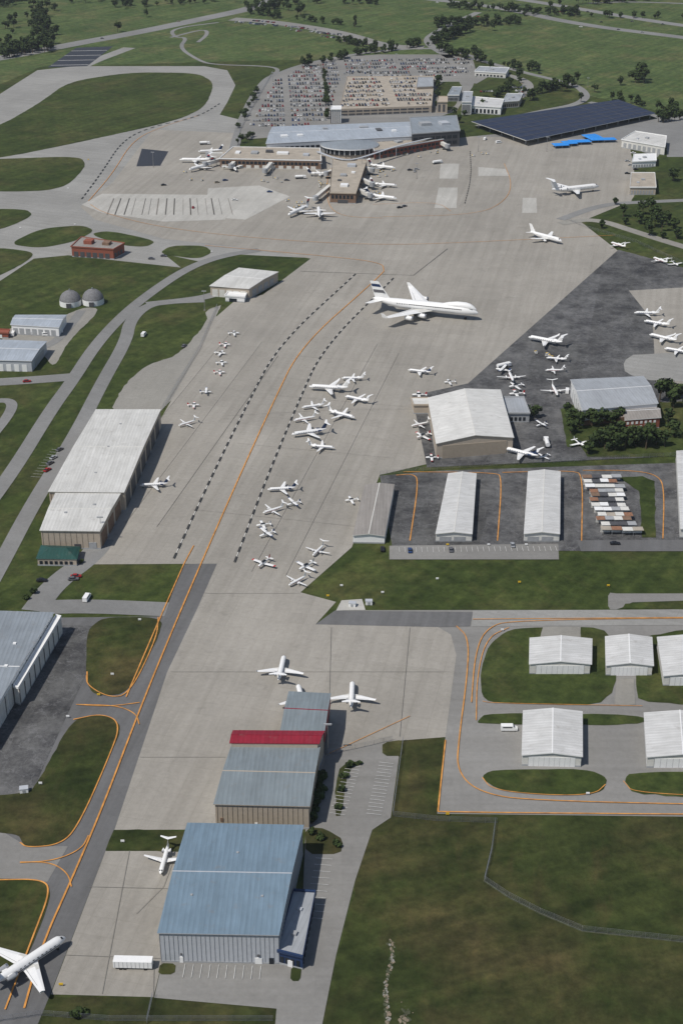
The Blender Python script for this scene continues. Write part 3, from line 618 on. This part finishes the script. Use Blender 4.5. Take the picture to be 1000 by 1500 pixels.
for u,v,d in ((62,852,0),(112,846,5),(108,850,5),(88,660,60),(79,672,60),(74,680,60),(70,690,60),(222,380,0),(240,376,0),(40,560,10),(560,806,90),(600,808,90),(660,807,90),(270,508,70),(750,800,90),(900,798,0),(700,25,-30),(800,24,-12),(880,33,-10),(940,48,-10),(760,8,-10),(970,36,-12),(640,4,-10),(740,14,-12),(560,76,-30),(790,108,-15),(20,84,10),(150,57,10),(262,32,12),
   (585,305,20),(592,303,40),(600,250,10),(607,252,80),(420,265,0),(318,268,30),(330,265,20),(240,272,10),(655,212,0),(395,282,0),(344,294,10),(610,249,0),(283,305,90),(850,40,-12),(905,44,-10),(820,18,-10),(860,18,-12),(925,32,-10)):
    veh(random.choice(CARS),u,v,d)
veh(VAN,745,1070,0,'white_van'); veh(VAN,128,878,80,'white_van'); veh(VAN,211,492,80,'white_van'); veh(VAN,830,575,80,'white_van')
for u,v in ((20,491),(45,489),(70,492),(90,486),(730,210),(710,205),(640,215)): veh(VAN,u,v,random.uniform(0,180),'service_van')
for u in range(7): veh(CARS[u],925+random.uniform(-8,8),225+u*6,random.uniform(-10,10))
def cart():
    m=MB(); m.box(-1.5,1.5,-.7,.7,.4,.9,'offwhite'); m.box(-1.2,-.2,-.65,.65,.9,1.6,'grey'); m.box(.6,1.3,-.6,.6,.9,1.3,'yellow')
    for x in (-1,1):
        for y in (-.7,.7): m.tube((x,y-.1,.25),(x,y+.1,.25),.25,.25,'rubber',8)
    return m.data('baggage_cart')
CT=cart()
for i in range(46):
    u,v=random.choice(((310,244),(400,262),(560,255),(470,268),(560,280),(430,300),(600,225),(640,225),(280,258),(800,525),(700,228)))
    veh(CT,u+random.uniform(-18,18),v+random.uniform(-7,7),random.uniform(0,180),'baggage_cart')
def truck():
    m=MB(); m.box(-4.5,2.4,-1.2,1.2,.7,1.0,'dkgrey'); m.tube((-4.4,0,2),(2.1,0,2),1.15,1.15,'white',12); m.box(2.6,4.5,-1.2,1.2,.6,2.7,'white'); m.box(3.7,4.55,-1.05,1.05,1.6,2.5,'glass')
    for x in (-3.5,-2.3,3.5):
        for y in (-1.05,1.05): m.tube((x,y-.15,.5),(x,y+.15,.5),.5,.5,'rubber',8)
    return m.data('fuel_truck')
FT=truck()
for u,v,d in ((300,212,10),(440,262,10),(737,539,30),(800,652,90),(640,240,30),(455,240,10)): veh(FT,u,v,d,'fuel_truck')
p=G(196,1417); m=MB(); m.box(-5.6,5.6,-1.3,1.3,1.0,3.3,'white')
for x in (-3.6,-2.4,3.6): 
    for y in (-1.1,1.1): m.tube((x,y-.15,.45),(x,y+.15,.45),.45,.45,'rubber',8)
m.box(-5.7,-5.6,-1.1,1.1,1.1,3.2,'offwhite')
for i in range(9): m.box(-5.2+i*1.2,-5.12+i*1.2,-1.36,-1.3,1.05,3.25,'grey')
m.obj('box_trailer',p,-.03)
for u,v in ((377,1405),(390,1403),(36,1160),(516,888),(540,885)):
    p=G(u,v); m=MB(); m.box(-1.4,1.4,-1,1,.1,1.8,'white'); m.box(-1.5,1.5,-1.1,1.1,1.8,1.95,'ltgrey'); m.box(-.5,.5,-1.1,-1.0,.3,1.5,'grey'); m.obj('utility_cabinet',p,random.uniform(-.3,.3))
# ---------------------------------------------------------------- aircraft
def ring(x,r,z,n=14,sy=1): return [(x,r*sy*math.cos(q),z+r*math.sin(q)) for q in [2*math.pi*i/n for i in range(n)]]
def surf(m,x0,c0,x1,c1,a,b,th0,th1,k):
    def sec(x,c,yz,th):
        n=Vector((0,-(b[1]-a[1]),b[0]-a[0])).normalized()
        P=Vector((0,yz[0],yz[1]))
        return [P+Vector((x,0,0)),P+Vector((x-c*.3,0,0))+n*th,P+Vector((x-c,0,0)),P+Vector((x-c*.3,0,0))-n*th]
    r=[sec(x0,c0,a,th0),sec(x1,c1,b,th1)]
    m.loft(r,k,False); m.face(r[1],k); m.face(r[0][::-1],k)
def jet(L,span,rad,style,eng,fin='white',body='white',sweep=.45,chord=.2,tailh=None,wz=-.55,winglet=False,ek='white',stripe=None):
    m=MB(); z0=rad+L*.035+.5
    st=[(.5,.02,-.35),(.49,.22,-.3),(.475,.42,-.22),(.455,.62,-.13),(.43,.80,-.06),(.40,.93,0),(.36,1,0),(.1,1,0),(-.12,1,0),(-.24,.94,.06),(-.34,.74,.22),(-.43,.46,.42),(-.485,.24,.58),(-.5,.05,.62)]
    m.loft([ring(x*L,rad*r,z0+rad*z) for x,r,z in st],body)
    for s in (-1,1):
        m.face([(.447*L,s*.12*rad,z0+.60*rad),(.42*L,s*.2*rad,z0+.88*rad),(.42*L,s*.68*rad,z0+.58*rad),(.447*L,s*.58*rad,z0+.38*rad)],'glass')
    n=int(L*.62/1.1)
    for i in range(n):
        x=-.26*L+i*(.62*L/n)
        for s in (-1,1): m.box(x,x+.42,s*rad*.955-.04,s*rad*.955+.04,z0+rad*.22,z0+rad*.42,'dkgrey')
    if stripe:
        for s in (-1,1): m.box(-.26*L,.38*L,s*rad*.97-.04,s*rad*.97+.04,z0-rad*.2,z0+rad*.05,stripe)
    sp=span/2; x0=.10*L if eng!='wing' else .14*L; c0=L*chord; c1=c0*.30; sw=sp*sweep
    for s in (-1,1):
        surf(m,x0,c0,x0-sw,c1,(s*rad*.3,z0+wz*rad),(s*sp,z0+wz*rad+sp*.09),c0*.055,c1*.05,'white')
        surf(m,x0-.01,c0*1.1,x0-sw*.3,c0*.62,(s*rad*.3,z0+wz*rad-.03),(s*sp*.33,z0+wz*rad+sp*.03),c0*.062,c0*.04,'offwhite')
        zf=lambda f:z0+wz*rad+sp*.09*f+.02+c0*.03*(1-f)
        m.face([(x0-sw*.12-c0*.74,s*sp*.12,zf(.12)),(x0-sw*.75-(c0+(c1-c0)*.75)*.74,s*sp*.75,zf(.75)),(x0-sw*.75-(c0+(c1-c0)*.75)*.77,s*sp*.75,zf(.75)),(x0-sw*.12-c0*.77,s*sp*.12,zf(.12))],'grey')
        if winglet: surf(m,x0-sw,c1,x0-sw-c1*.8,c1*.45,(s*sp,z0+wz*rad+sp*.09),(s*(sp+.3),z0+wz*rad+sp*.09+sp*.09),.06,.04,'white')
    th=tailh or L*.17; fx=-.33*L; fc=L*.15; zt=z0+rad*.7
    surf(m,fx,fc,fx-th*.75,fc*.55,(0,zt),(0,zt+th),.18*rad,.08*rad,fin)
    hs=sp*.38
    for s in (-1,1):
        if style=='T': surf(m,fx-th*.68,fc*.6,fx-th*.68-hs*.45,fc*.32,(0,zt+th),(s*hs,zt+th+.1),.12,.06,'white')
        else: surf(m,-.39*L,fc*.62,-.39*L-hs*.55,fc*.3,(0,z0+rad*.35),(s*hs,z0+rad*.35+hs*.1),.14,.06,'white')
    def engine(x,y,z,r,l,k='white'):
        rs=[ring(x+a*l,r*q,z) for a,q in ((.5,.82),(.47,.98),(.3,1),(-.1,.95),(-.5,.6))]
        rs=[[(p[0],p[1]+y,p[2]) for p in R_] for R_ in rs]
        m.loft(rs[:3],'metal'); m.loft(rs[2:],k); m.face(rs[0],'metal'); m.face(rs[-1][::-1],'dkgrey')
        m.face([(x+l*.501,y+(p[1])*.78,z+(p[2]-z)*.78) for p in ring(0,r*.85,z)],'dkgrey')
    if eng=='wing' or eng=='wing4':
        ys=[.33] if eng=='wing' else [.34,.62]
        for s in (-1,1):
            for y in ys:
                yy=sp*y; r=L*.021 if eng=='wing4' else L*.027; ez=z0+wz*rad+yy*.09-r*1.35; ex=x0-sw*y+r*1.0
                engine(ex,s*yy,ez,r,r*3.8,ek); m.beam((ex,s*yy,ez+r*.8),(ex-r*3,s*yy,ez+r*1.5),.3,r*.7,'white')
    elif eng=='rear' or eng=='rear3':
        r=rad*.5
        for s in (-1,1):
            engine(-.27*L,s*(rad*1.0+r*.95),z0+rad*.45,r,L*.13,ek); m.beam((-.27*L,s*rad*.6,z0+rad*.45),(-.27*L,s*(rad+r*.6),z0+rad*.45),L*.06,.2,'white')
        if eng=='rear3': engine(-.36*L,0,z0+rad*1.25,r,L*.12)
    elif eng=='prop2':
        for s in (-1,1):
            y=sp*.32; r=rad*.42; zz=z0+wz*rad+.2+sp*.02
            m.loft([[(p[0],p[1]+s*y,p[2]) for p in ring(x,q,zz)] for x,q in ((x0+c0*.75,r*.4),(x0+c0*.6,r*.9),(x0,r),(x0-c0*.9,r*.3))],ek)
            m.tube((x0+c0*.75,s*y,zz),(x0+c0*.85,s*y,zz),r*.4,.05,'dkgrey'); pr=r*2.6
            for q in (0.4,0.4+2.09,.4+4.19): m.beam((x0+c0*.78,s*y,zz),(x0+c0*.78,s*y+pr*math.cos(q),zz+pr*math.sin(q)),.18,.06,'dkgrey')
    wl=max(.28,L*.012)
    gear=[(.38*L,0)]+[(x0-c0*.75,s*max(rad*1.1,sp*.13)) for s in (-1,1)]
    if eng=='wing4': gear+=[(x0-c0*.95,s*rad*.6) for s in (-1,1)]
    for x,y in gear:
        m.tube((x,y,wl),(x,y,z0-rad*.5),.12,.14,'metal',6)
        for dy in (-wl*.5,wl*.5): m.tube((x,y+dy-wl*.25,wl),(x,y+dy+wl*.25,wl),wl,wl,'rubber',10)
    return m,z0
def fin_stripe(m,L,z0,rad,th,cols):
    zt=z0+rad*.7; fx=-.33*L; fc=L*.15
    for i,k in enumerate(cols):
        f0=.35+.5*i/len(cols); f1=.35+.5*(i+1)/len(cols)
        for s in (-1,1):
            def pt(f,e): 
                c=fc*(1-.45*f); x=fx-th*.75*f
                return (x-c*(.06 if e==0 else .94),s*(.19*rad+.03)*(1 if e==0 else .6),zt+th*f)
            m.face([pt(f0,0),pt(f0,1),pt(f1,1),pt(f1,0)],k)
m,z0=jet(69,62,3.25,'low','wing4',sweep=.72,chord=.2,tailh=11,winglet=True)
rg=[]
for x,r,z in ((.478,.1,.35),(.455,.45,.5),(.42,.66,.72),(.38,.72,.86),(.30,.72,.86),(.22,.6,.72),(.15,.3,.6)): rg.append(ring(x*69,3.25*r,z0+3.25*z))
m.loft(rg,'white'); fin_stripe(m,69,z0,3.25,11,['c_grey','white','navy'])
m.box(-14,20,-3.29,3.29,z0-.9,z0-.7,'c_silver'); m.box(-10,24,-3.1,3.1,z0+.95,z0+1.25,'dkgrey')
ME={}
ME['jumbo_jet']=(m.data('jumbo_jet'),69)
for key,args,kw in (('airliner',(38,30,1.85,'T','rear3'),dict(sweep=.62,chord=.17)),('airliner_twin',(34,30,1.95,'low','wing'),dict(sweep=.55,fin='white',tailh=6.5)),
  ('regional_jet',(27,21.5,1.35,'T','rear'),dict(sweep=.45,chord=.17,winglet=True)),('regional_jet_blue',(27,21.5,1.35,'T','rear'),dict(sweep=.45,chord=.17,winglet=True,fin='navy')),
  ('business_jet',(20,19.5,1.15,'T','rear'),dict(sweep=.5,chord=.2,winglet=True,ek='c_silver',stripe='c_grey')),('business_jet_sm',(15,15,.85,'T','rear'),dict(sweep=.3,chord=.16,stripe='c_blue')),
  ('turboprop',(13,15,.75,'T','prop2'),dict(sweep=.06,chord=.13,stripe='c_red')),('biz_dark',(17,17,.95,'T','rear'),dict(sweep=.45,chord=.2,fin='navy',ek='navy',stripe='navy'))):
    mm,z_=jet(*args,**kw)
    if key=='regional_jet': fin_stripe(mm,27,z_,1.35,27*.17,['navy','red'])
    ME[key]=(mm.data(key),args[0])
def prop(high,acc):
    m=MB(); z0=1.35
    m.loft([ring(x,r,z0+z,10,.85) for x,r,z in ((4,.12,-.05),(3.8,.42,0),(2.6,.58,0),(1.4,.62,.05),(0,.62,.08),(-2,.36,.15),(-3.9,.12,.25))],'white')
    m.mesh([(1.8,-.48,z0+.45),(1.8,.48,z0+.45),(-1.1,.4,z0+.5),(-1.1,-.4,z0+.5),(1.0,-.4,z0+.98),(1.0,.4,z0+.98),(-.5,.36,z0+.95),(-.5,-.36,z0+.95)],[(0,1,5,4),(1,2,6,5),(2,3,7,6),(3,0,4,7),(4,5,6,7)],'glass')
    zz=z0+1.0 if high else z0-.3
    for s in (-1,1):
        surf(m,1.1,1.65,.9,1.2,(s*.2,zz),(s*5.4,zz+.25),.12,.07,'white'); surf(m,-3.1,1,-3.35,.6,(0,z0+.25),(s*1.8,z0+.28),.06,.04,'white')
        surf(m,.96,1.3,.9,1.2,(s*4.7,zz+.225),(s*5.42,zz+.26),.13,.08,acc)
    surf(m,-2.8,1.2,-3.6,.6,(0,z0+.3),(0,z0+1.7),.06,.04,acc)
    m.face([(2.5,-.52,z0+.1),(-2.5,-.33,z0+.25),(-2.5,-.345,z0+.1),(2.5,-.525,z0-.1)],acc)
    m.tube((3.9,0,z0-.04),(4.25,0,z0-.04),.18,.03,acc,8)
    for q in (.5,.5+math.pi): m.beam((4.05,0,z0-.04),(4.05,.95*math.cos(q),z0-.04+.95*math.sin(q)),.12,.05,'dkgrey')
    for x,y in ((2.9,0),(.2,-1.2),(.2,1.2)):
        m.tube((x,y,.25),(x,y*.5,z0-.4),.05,.06,'metal',6); m.tube((x,y-.08,.25),(x,y+.08,.25),.26,.26,'rubber',8)
    return m.data('propeller_plane')
ME['prop_h']=(prop(True,'c_blue'),8.2); ME['prop_l']=(prop(False,'red'),8.2); ME['prop_w']=(prop(False,'c_silver'),8.2)
NM={'jumbo_jet':'jumbo_jet','airliner':'airliner','airliner_twin':'airliner','regional_jet':'regional_jet','regional_jet_blue':'regional_jet','business_jet':'business_jet','business_jet_sm':'business_jet','turboprop':'turboprop_plane','biz_dark':'business_jet','prop_h':'propeller_plane','prop_l':'propeller_plane','prop_w':'propeller_plane'}
def plane(k,nose,tail,lo=.8,hi=1.1):
    me,L0=ME[k]; a=G(*nose,2.0);c=G(*tail,2.0); d=a-c; s=min(hi,max(lo,d.length/L0)); p=(a+c)/2
    inst(NM[k],me,(p.x,p.y,.2),math.atan2(d.y,d.x),s)
plane('jumbo_jet',(700,466),(546,450),.98,1.02)
plane('airliner',(877,276),(806,284),.9,1.15); plane('airliner_twin',(822,355),(776,343))
plane('business_jet',(97,1376),(-14,1450),.9,1.4)
plane('business_jet_sm',(235,1279),(247,1237),.8,1.15)
plane('business_jet',(416,962),(408,998),.9,1.05); plane('business_jet',(516,1000),(514,1038),.9,1.05); plane('business_jet',(437,1006),(446,1040),.9,1.0)
R_=[('regional_jet',(579,247),(540,243)),('regional_jet_blue',(483,254),(456,255)),('regional_jet',(581,272),(543,270)),('regional_jet_blue',(581,292),(536,287)),
 ('regional_jet',(410,322),(464,298)),('regional_jet_blue',(465,296),(470,332)),('regional_jet',(263,235),(308,236)),('regional_jet',(277,250),(312,241)),('regional_jet_blue',(296,222),(320,221)),('regional_jet_blue',(346,250),(337,240)),
 ('business_jet',(770,494),(826,505)),('business_jet_sm',(800,523),(829,526)),('business_jet_sm',(928,458),(965,459)),('business_jet_sm',(942,470),(980,477)),('business_jet',(950,490),(990,500)),('business_jet_sm',(972,510),(1010,517)),
 ('turboprop',(803,541),(820,541)),('turboprop',(818,582),(806,560)),
 ('business_jet',(450,567),(512,571)),('business_jet_sm',(500,553),(533,553)),('business_jet_sm',(505,580),(540,588)),('business_jet_sm',(442,596),(475,592)),('business_jet_sm',(520,612),(480,602)),('turboprop',(430,615),(462,610)),('biz_dark',(425,637),(480,630)),('business_jet_sm',(490,655),(452,652)),
 ('biz_dark',(598,541),(630,545)),('prop_w',(650,558),(667,557)),('prop_l',(603,577),(625,577)),('turboprop',(605,622),(625,618)),('prop_l',(610,640),(630,634)),('prop_l',(623,668),(642,668)),('biz_dark',(738,657),(788,670)),('prop_w',(790,668),(803,664)),
 ('biz_dark',(392,716),(433,714)),('turboprop',(385,750),(415,741)),('prop_h',(420,738),(440,733)),('prop_w',(375,768),(397,765)),('prop_h',(380,784),(402,777)),('prop_l',(377,830),(397,815)),('turboprop',(458,812),(474,797)),('prop_w',(438,833),(460,822)),('turboprop',(424,855),(447,843)),
 ('biz_dark',(205,710),(246,708)),('prop_w',(506,731),(524,729)),
 ('turboprop',(885,352),(925,365)),('turboprop',(948,374),(985,388)),('turboprop',(745,545),(752,560)),('prop_w',(743,566),(768,562)),('prop_l',(745,576),(768,575)),('prop_h',(725,539),(748,543)),('prop_w',(1000,392),(975,378)),
 ('prop_w',(860,655),(835,640)),('prop_h',(785,622),(800,618))]
for k,a,c in R_: plane(k,a,c)
for u,v in ((343,485),(330,502),(323,515),(325,528),(322,542),(302,571),(284,590)): plane(random.choice(['prop_h','prop_l','prop_w']),(u+8,v+1),(u-9,v+2-random.random()*3))
plane('turboprop',(262,622),(286,615))
# ---------------------------------------------------------------- trees
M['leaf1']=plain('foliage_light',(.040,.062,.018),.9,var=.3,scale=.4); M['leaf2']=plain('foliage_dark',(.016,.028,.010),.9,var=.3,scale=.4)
def tree(seed,h=11,w=5,n=420):
    r=random.Random(seed); m=MB(); m.tube((0,0,0),(0,0,h*.45),.35,.2,'bark',7)
    cs=[]
    for i in range(11):
        a=r.uniform(0,6.28); q=w*.62*math.sqrt(r.random()); z=h*r.uniform(.38,.85)
        cs.append((Vector((q*math.cos(a),q*math.sin(a),z)),w*r.uniform(.25,.42)*(1.15-.5*z/h)))
        if i<6: m.tube((0,0,h*.32),tuple(cs[-1][0]),.14,.05,'bark',5,False)
    cs.append((Vector((0,0,h*.8)),w*.35))
    for i in range(n):
        c,q=r.choice(cs); d=Vector((r.gauss(0,1),r.gauss(0,1),r.gauss(0,1))).normalized(); p=c+d*q*r.uniform(.65,1.1)
        s=r.uniform(.35,.8); nn=(d+Vector((r.uniform(-.6,.6),r.uniform(-.6,.6),r.uniform(-.2,.8)))).normalized()
        x=nn.orthogonal().normalized()*s; y=nn.cross(x); x=x*r.uniform(.8,1.3)
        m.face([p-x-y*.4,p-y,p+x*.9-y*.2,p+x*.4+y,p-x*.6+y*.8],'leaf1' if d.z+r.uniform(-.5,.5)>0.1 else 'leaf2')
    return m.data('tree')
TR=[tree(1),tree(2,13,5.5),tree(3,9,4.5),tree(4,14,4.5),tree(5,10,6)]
BU=[tree(9,3.2,2.6,160)]
wood=D.objects.new('distant_tree_line',None); SC.collection.objects.link(wood)
def tr(u,v,s=1,name='tree',par=None,set_=TR): 
    p=G(u,v); inst(name,random.choice(set_),(p.x,p.y,0),random.uniform(0,6.28),(s*random.uniform(.85,1.15),s*random.uniform(.85,1.15),s*random.uniform(.8,1.2)),par)
for u,v,s in ((935,118,1.9),(942,122,1.6),(930,121,1.5),(908,125,1.1),(828,130,1.3),(822,134,1.2),(800,135,1),(780,145,1.1),(776,148,1.2),(173,47,1.2),(215,25,1),(440,22,1.6),(436,24,1.3),(385,18,1.2),(400,28,1.1),(640,60,1.2),(600,68,1.1),(850,150,.9),(980,160,1),(870,135,.8),(690,35,1),(720,45,.9),(760,118,1),(665,170,.9),(672,180,.9),(985,265,1),(960,320,1.1),(945,335,1),(935,328,1),(975,330,1),(990,350,1),(912,318,1),(900,300,.7),(915,330,.8),(950,345,.9),(970,350,.8),(880,335,.7),(680,170,.8),(940,315,1),(952,310,1),(968,340,1),(985,335,1),(958,333,1)):
    tr(u,v,s)
for u,v,s in ((830,610,.95),(838,622,1),(835,635,.9),(848,628,.9),(866,625,.9),(880,622,.85),(895,622,.9),(905,625,.9),(870,655,1.0),(885,658,1),(900,660,1),(915,656,1),(930,655,1.05),(945,658,1),(960,652,1),(972,655,.9),(877,650,1),(892,651,1),(908,652,1),(922,649,1),(938,650,1),(952,646,1),(965,590,1.1),(975,580,1.2),(985,598,1.2),(995,585,1.1),(1010,600,1.2),(985,640,.9),(860,665,.8),(978,620,.8),(782,612,.7)): tr(u,v,s)
for i in range(60):
    t=i/59; tr(0+75*t+random.uniform(-8,8),82-12*t+random.uniform(-8,6),random.uniform(.8,1.4),'tree',wood)
for i in range(60): tr(random.gauss(62,8),random.uniform(5,65),random.uniform(.7,1.3),'tree',wood)
def line(a,c,n,j=4,s=1):
    for i in range(n):
        t=random.random(); tr(a[0]+(c[0]-a[0])*t+random.uniform(-j,j),a[1]+(c[1]-a[1])*t+random.uniform(-j*.4,j*.4),s*random.uniform(.7,1.25),'tree',wood)
line((355,12),(450,16),24); line((440,100),(550,75),36,3,.8); line((550,78),(650,62),30,3,.8); line((640,40),(760,35),50,4,1); line((640,75),(700,90),22,4,.9)
line((490,60),(540,72),18,3,.8); line((700,165),(760,115),26,6,.8); line((770,140),(840,125),24,5,.9); line((0,10),(60,-10),40,8); line((100,5),(330,-10),36,5); line((560,-15),(800,-12),60,6); line((800,10),(1000,-5),50,5)
line((870,140),(1000,170),22,4,.8); line((480,175),(475,100),26,2,.6); line((640,165),(640,120),10,3,.7); line((370,200),(345,215),8,3,.6); line((380,130),(350,190),12,3,.6); line((650,12),(840,22),45,3,.9);line((0,75),(20,30),14,8)
line((360,20),(520,40),26,3,.9); line((690,75),(720,105),14,5,.8); line((740,100),(790,105),14,4,.8); line((330,5),(560,5),30,5,1); line((650,60),(690,45),24,4,1); line((160,12),(330,2),24,5,1); line((760,22),(1000,28),26,4,.9); line((960,180),(1000,175),10,4,.9)
for i in range(12): tr(457+14*(1-i/11)+random.uniform(-1,1),1140+i*6,random.uniform(.7,1.1),'shrub',None,BU)
for u,v in ((496,1185),(500,1160),(503,1140),(512,1124),(526,1120),(492,1240),(470,1230),(457,1222),(40,878),(50,870),(120,825),(118,800),(115,1488),(125,1484),(110,1492)): tr(u,v,random.uniform(.5,.85),'shrub',None,BU)
# ---------------------------------------------------------------- fences & masts
def fence(pts,sp=3.5,h=2.2,smooth=0):
    if smooth: pts=chaikin(pts,smooth,False)
    w=[G(u,v) for u,v in pts]; m=MB()
    for a,c in zip(w,w[1:]):
        L_=(c-a).length; n=max(1,int(L_/sp))
        for i in range(n):
            p=a.lerp(c,i/n); m.box(p.x-.05,p.x+.05,p.y-.05,p.y+.05,0,h,'metal')
        for z in (.3,.8,1.3,1.75,h): m.beam((a.x,a.y,z),(c.x,c.y,z),.05,.05,'metal')
    m.obj('chain_link_fence')
FP=[(725,1205),(720,1245),(709,1291),(745,1315),(790,1338),(852,1364),(1000,1380),(1200,1395)]
fence(FP); fence([(575,1196),(640,1203),(728,1206)]); fence([(478,1106),(520,1098),(575,1085)]); fence([(575,1196),(590,1085)])
fence([(215,1500),(224,1460)]); fence([(318,450),(292,512),(262,560),(238,600)]); fence([(556,696),(640,688),(760,680),(1000,668)]); fence([(-20,1500),(60,1488),(160,1496),(400,1496)])
fence([(345,232),(352,190),(380,140),(400,105)],5); fence([(830,322),(860,335),(930,355),(1010,392)],5)
M['worn']=plain('worn_grass',(.065,.072,.042),.95,var=.4,scale=.6)
ribbon('worn_path',FP,.8,'worn',1.5,0)
rr=random.Random(5); m=MB(); 
for i in range(170):
    t=i/169; u=573-10*t+3*math.sin(t*9); v=1378+130*t; p=G(u+rr.gauss(0,1.7),v); r=rr.uniform(.1,.5)
    m.face([(p.x+r*rr.uniform(.6,1.3)*math.cos(q),p.y+r*rr.uniform(.8,1.9)*math.sin(q),.075+i*.0005) for q in [6.283*j/9 for j in range(9)]],rr.choice(('dirt','worn','gravel')))
for i in range(60):
    p=G(592+rr.gauss(0,4),1494+rr.gauss(0,12)); r=rr.uniform(.15,.6)
    m.face([(p.x+r*rr.uniform(.6,1.3)*math.cos(q),p.y+r*rr.uniform(.8,1.8)*math.sin(q),.165+i*.0005) for q in [6.283*j/9 for j in range(9)]],rr.choice(('dirt','worn')))
m.obj('bare_ground')
def mast(u,v,h=18,name='floodlight_mast'):
    p=G(u,v); m=MB(); m.tube((0,0,0),(0,0,h),.22,.1,'metal',8); m.box(-1.4,1.4,-.25,.25,h-.3,h+.2,'grey'); m.box(-.5,.5,-.5,.5,0,.6,'concrete'); m.obj(name,p)
for u,v in ((225,245),(400,262),(610,262),(700,222),(530,255),(470,262),(800,222),(480,1105),(300,455),(150,795)): mast(u,v,13)
for u,v in ((410,170),(430,140),(450,115),(470,150),(520,95),(580,92),(640,90),(500,185),(760,150),(860,128),(400,120),(690,100)): mast(u,v,10,'street_lamp')
for i,(u,v) in enumerate(((655,1195),(735,925),(860,1165),(145,1020),(205,910),(180,1235),(90,1445),(60,1150),(100,1052),(480,875),(500,860),(165,990),(890,860),(640,850),(560,870),(760,855),(715,800),(770,800),(655,800),(30,335),(110,330),(130,235),(100,277),(310,370))):
    p=G(u,v); m=MB(); m.box(-.6,.6,-.12,.12,.4,1.1,'yellow' if i%3==0 else 'white'); m.box(-.5,-.4,-.05,.05,0,.4,'metal'); m.box(.4,.5,-.05,.05,0,.4,'metal'); m.obj('taxiway_sign',(p.x,p.y,.2))
# ---------------------------------------------------------------- summer haze: thin homogeneous air over the whole site
hm=D.materials.new('haze'); hm.use_nodes=True; t=hm.node_tree; t.nodes.remove(t.nodes['Principled BSDF'])
vs=t.nodes.new('ShaderNodeVolumeScatter'); vs.inputs['Color'].default_value=(.86,.92,1,1); vs.inputs['Density'].default_value=.00004; vs.inputs['Anisotropy'].default_value=.2
t.links.new(vs.outputs[0],t.nodes['Material Output'].inputs['Volume'])
M['haze']=hm; m=MB(); m.box(-6000,6000,-700,9000,-20,420,'haze'); m.obj('haze_air')
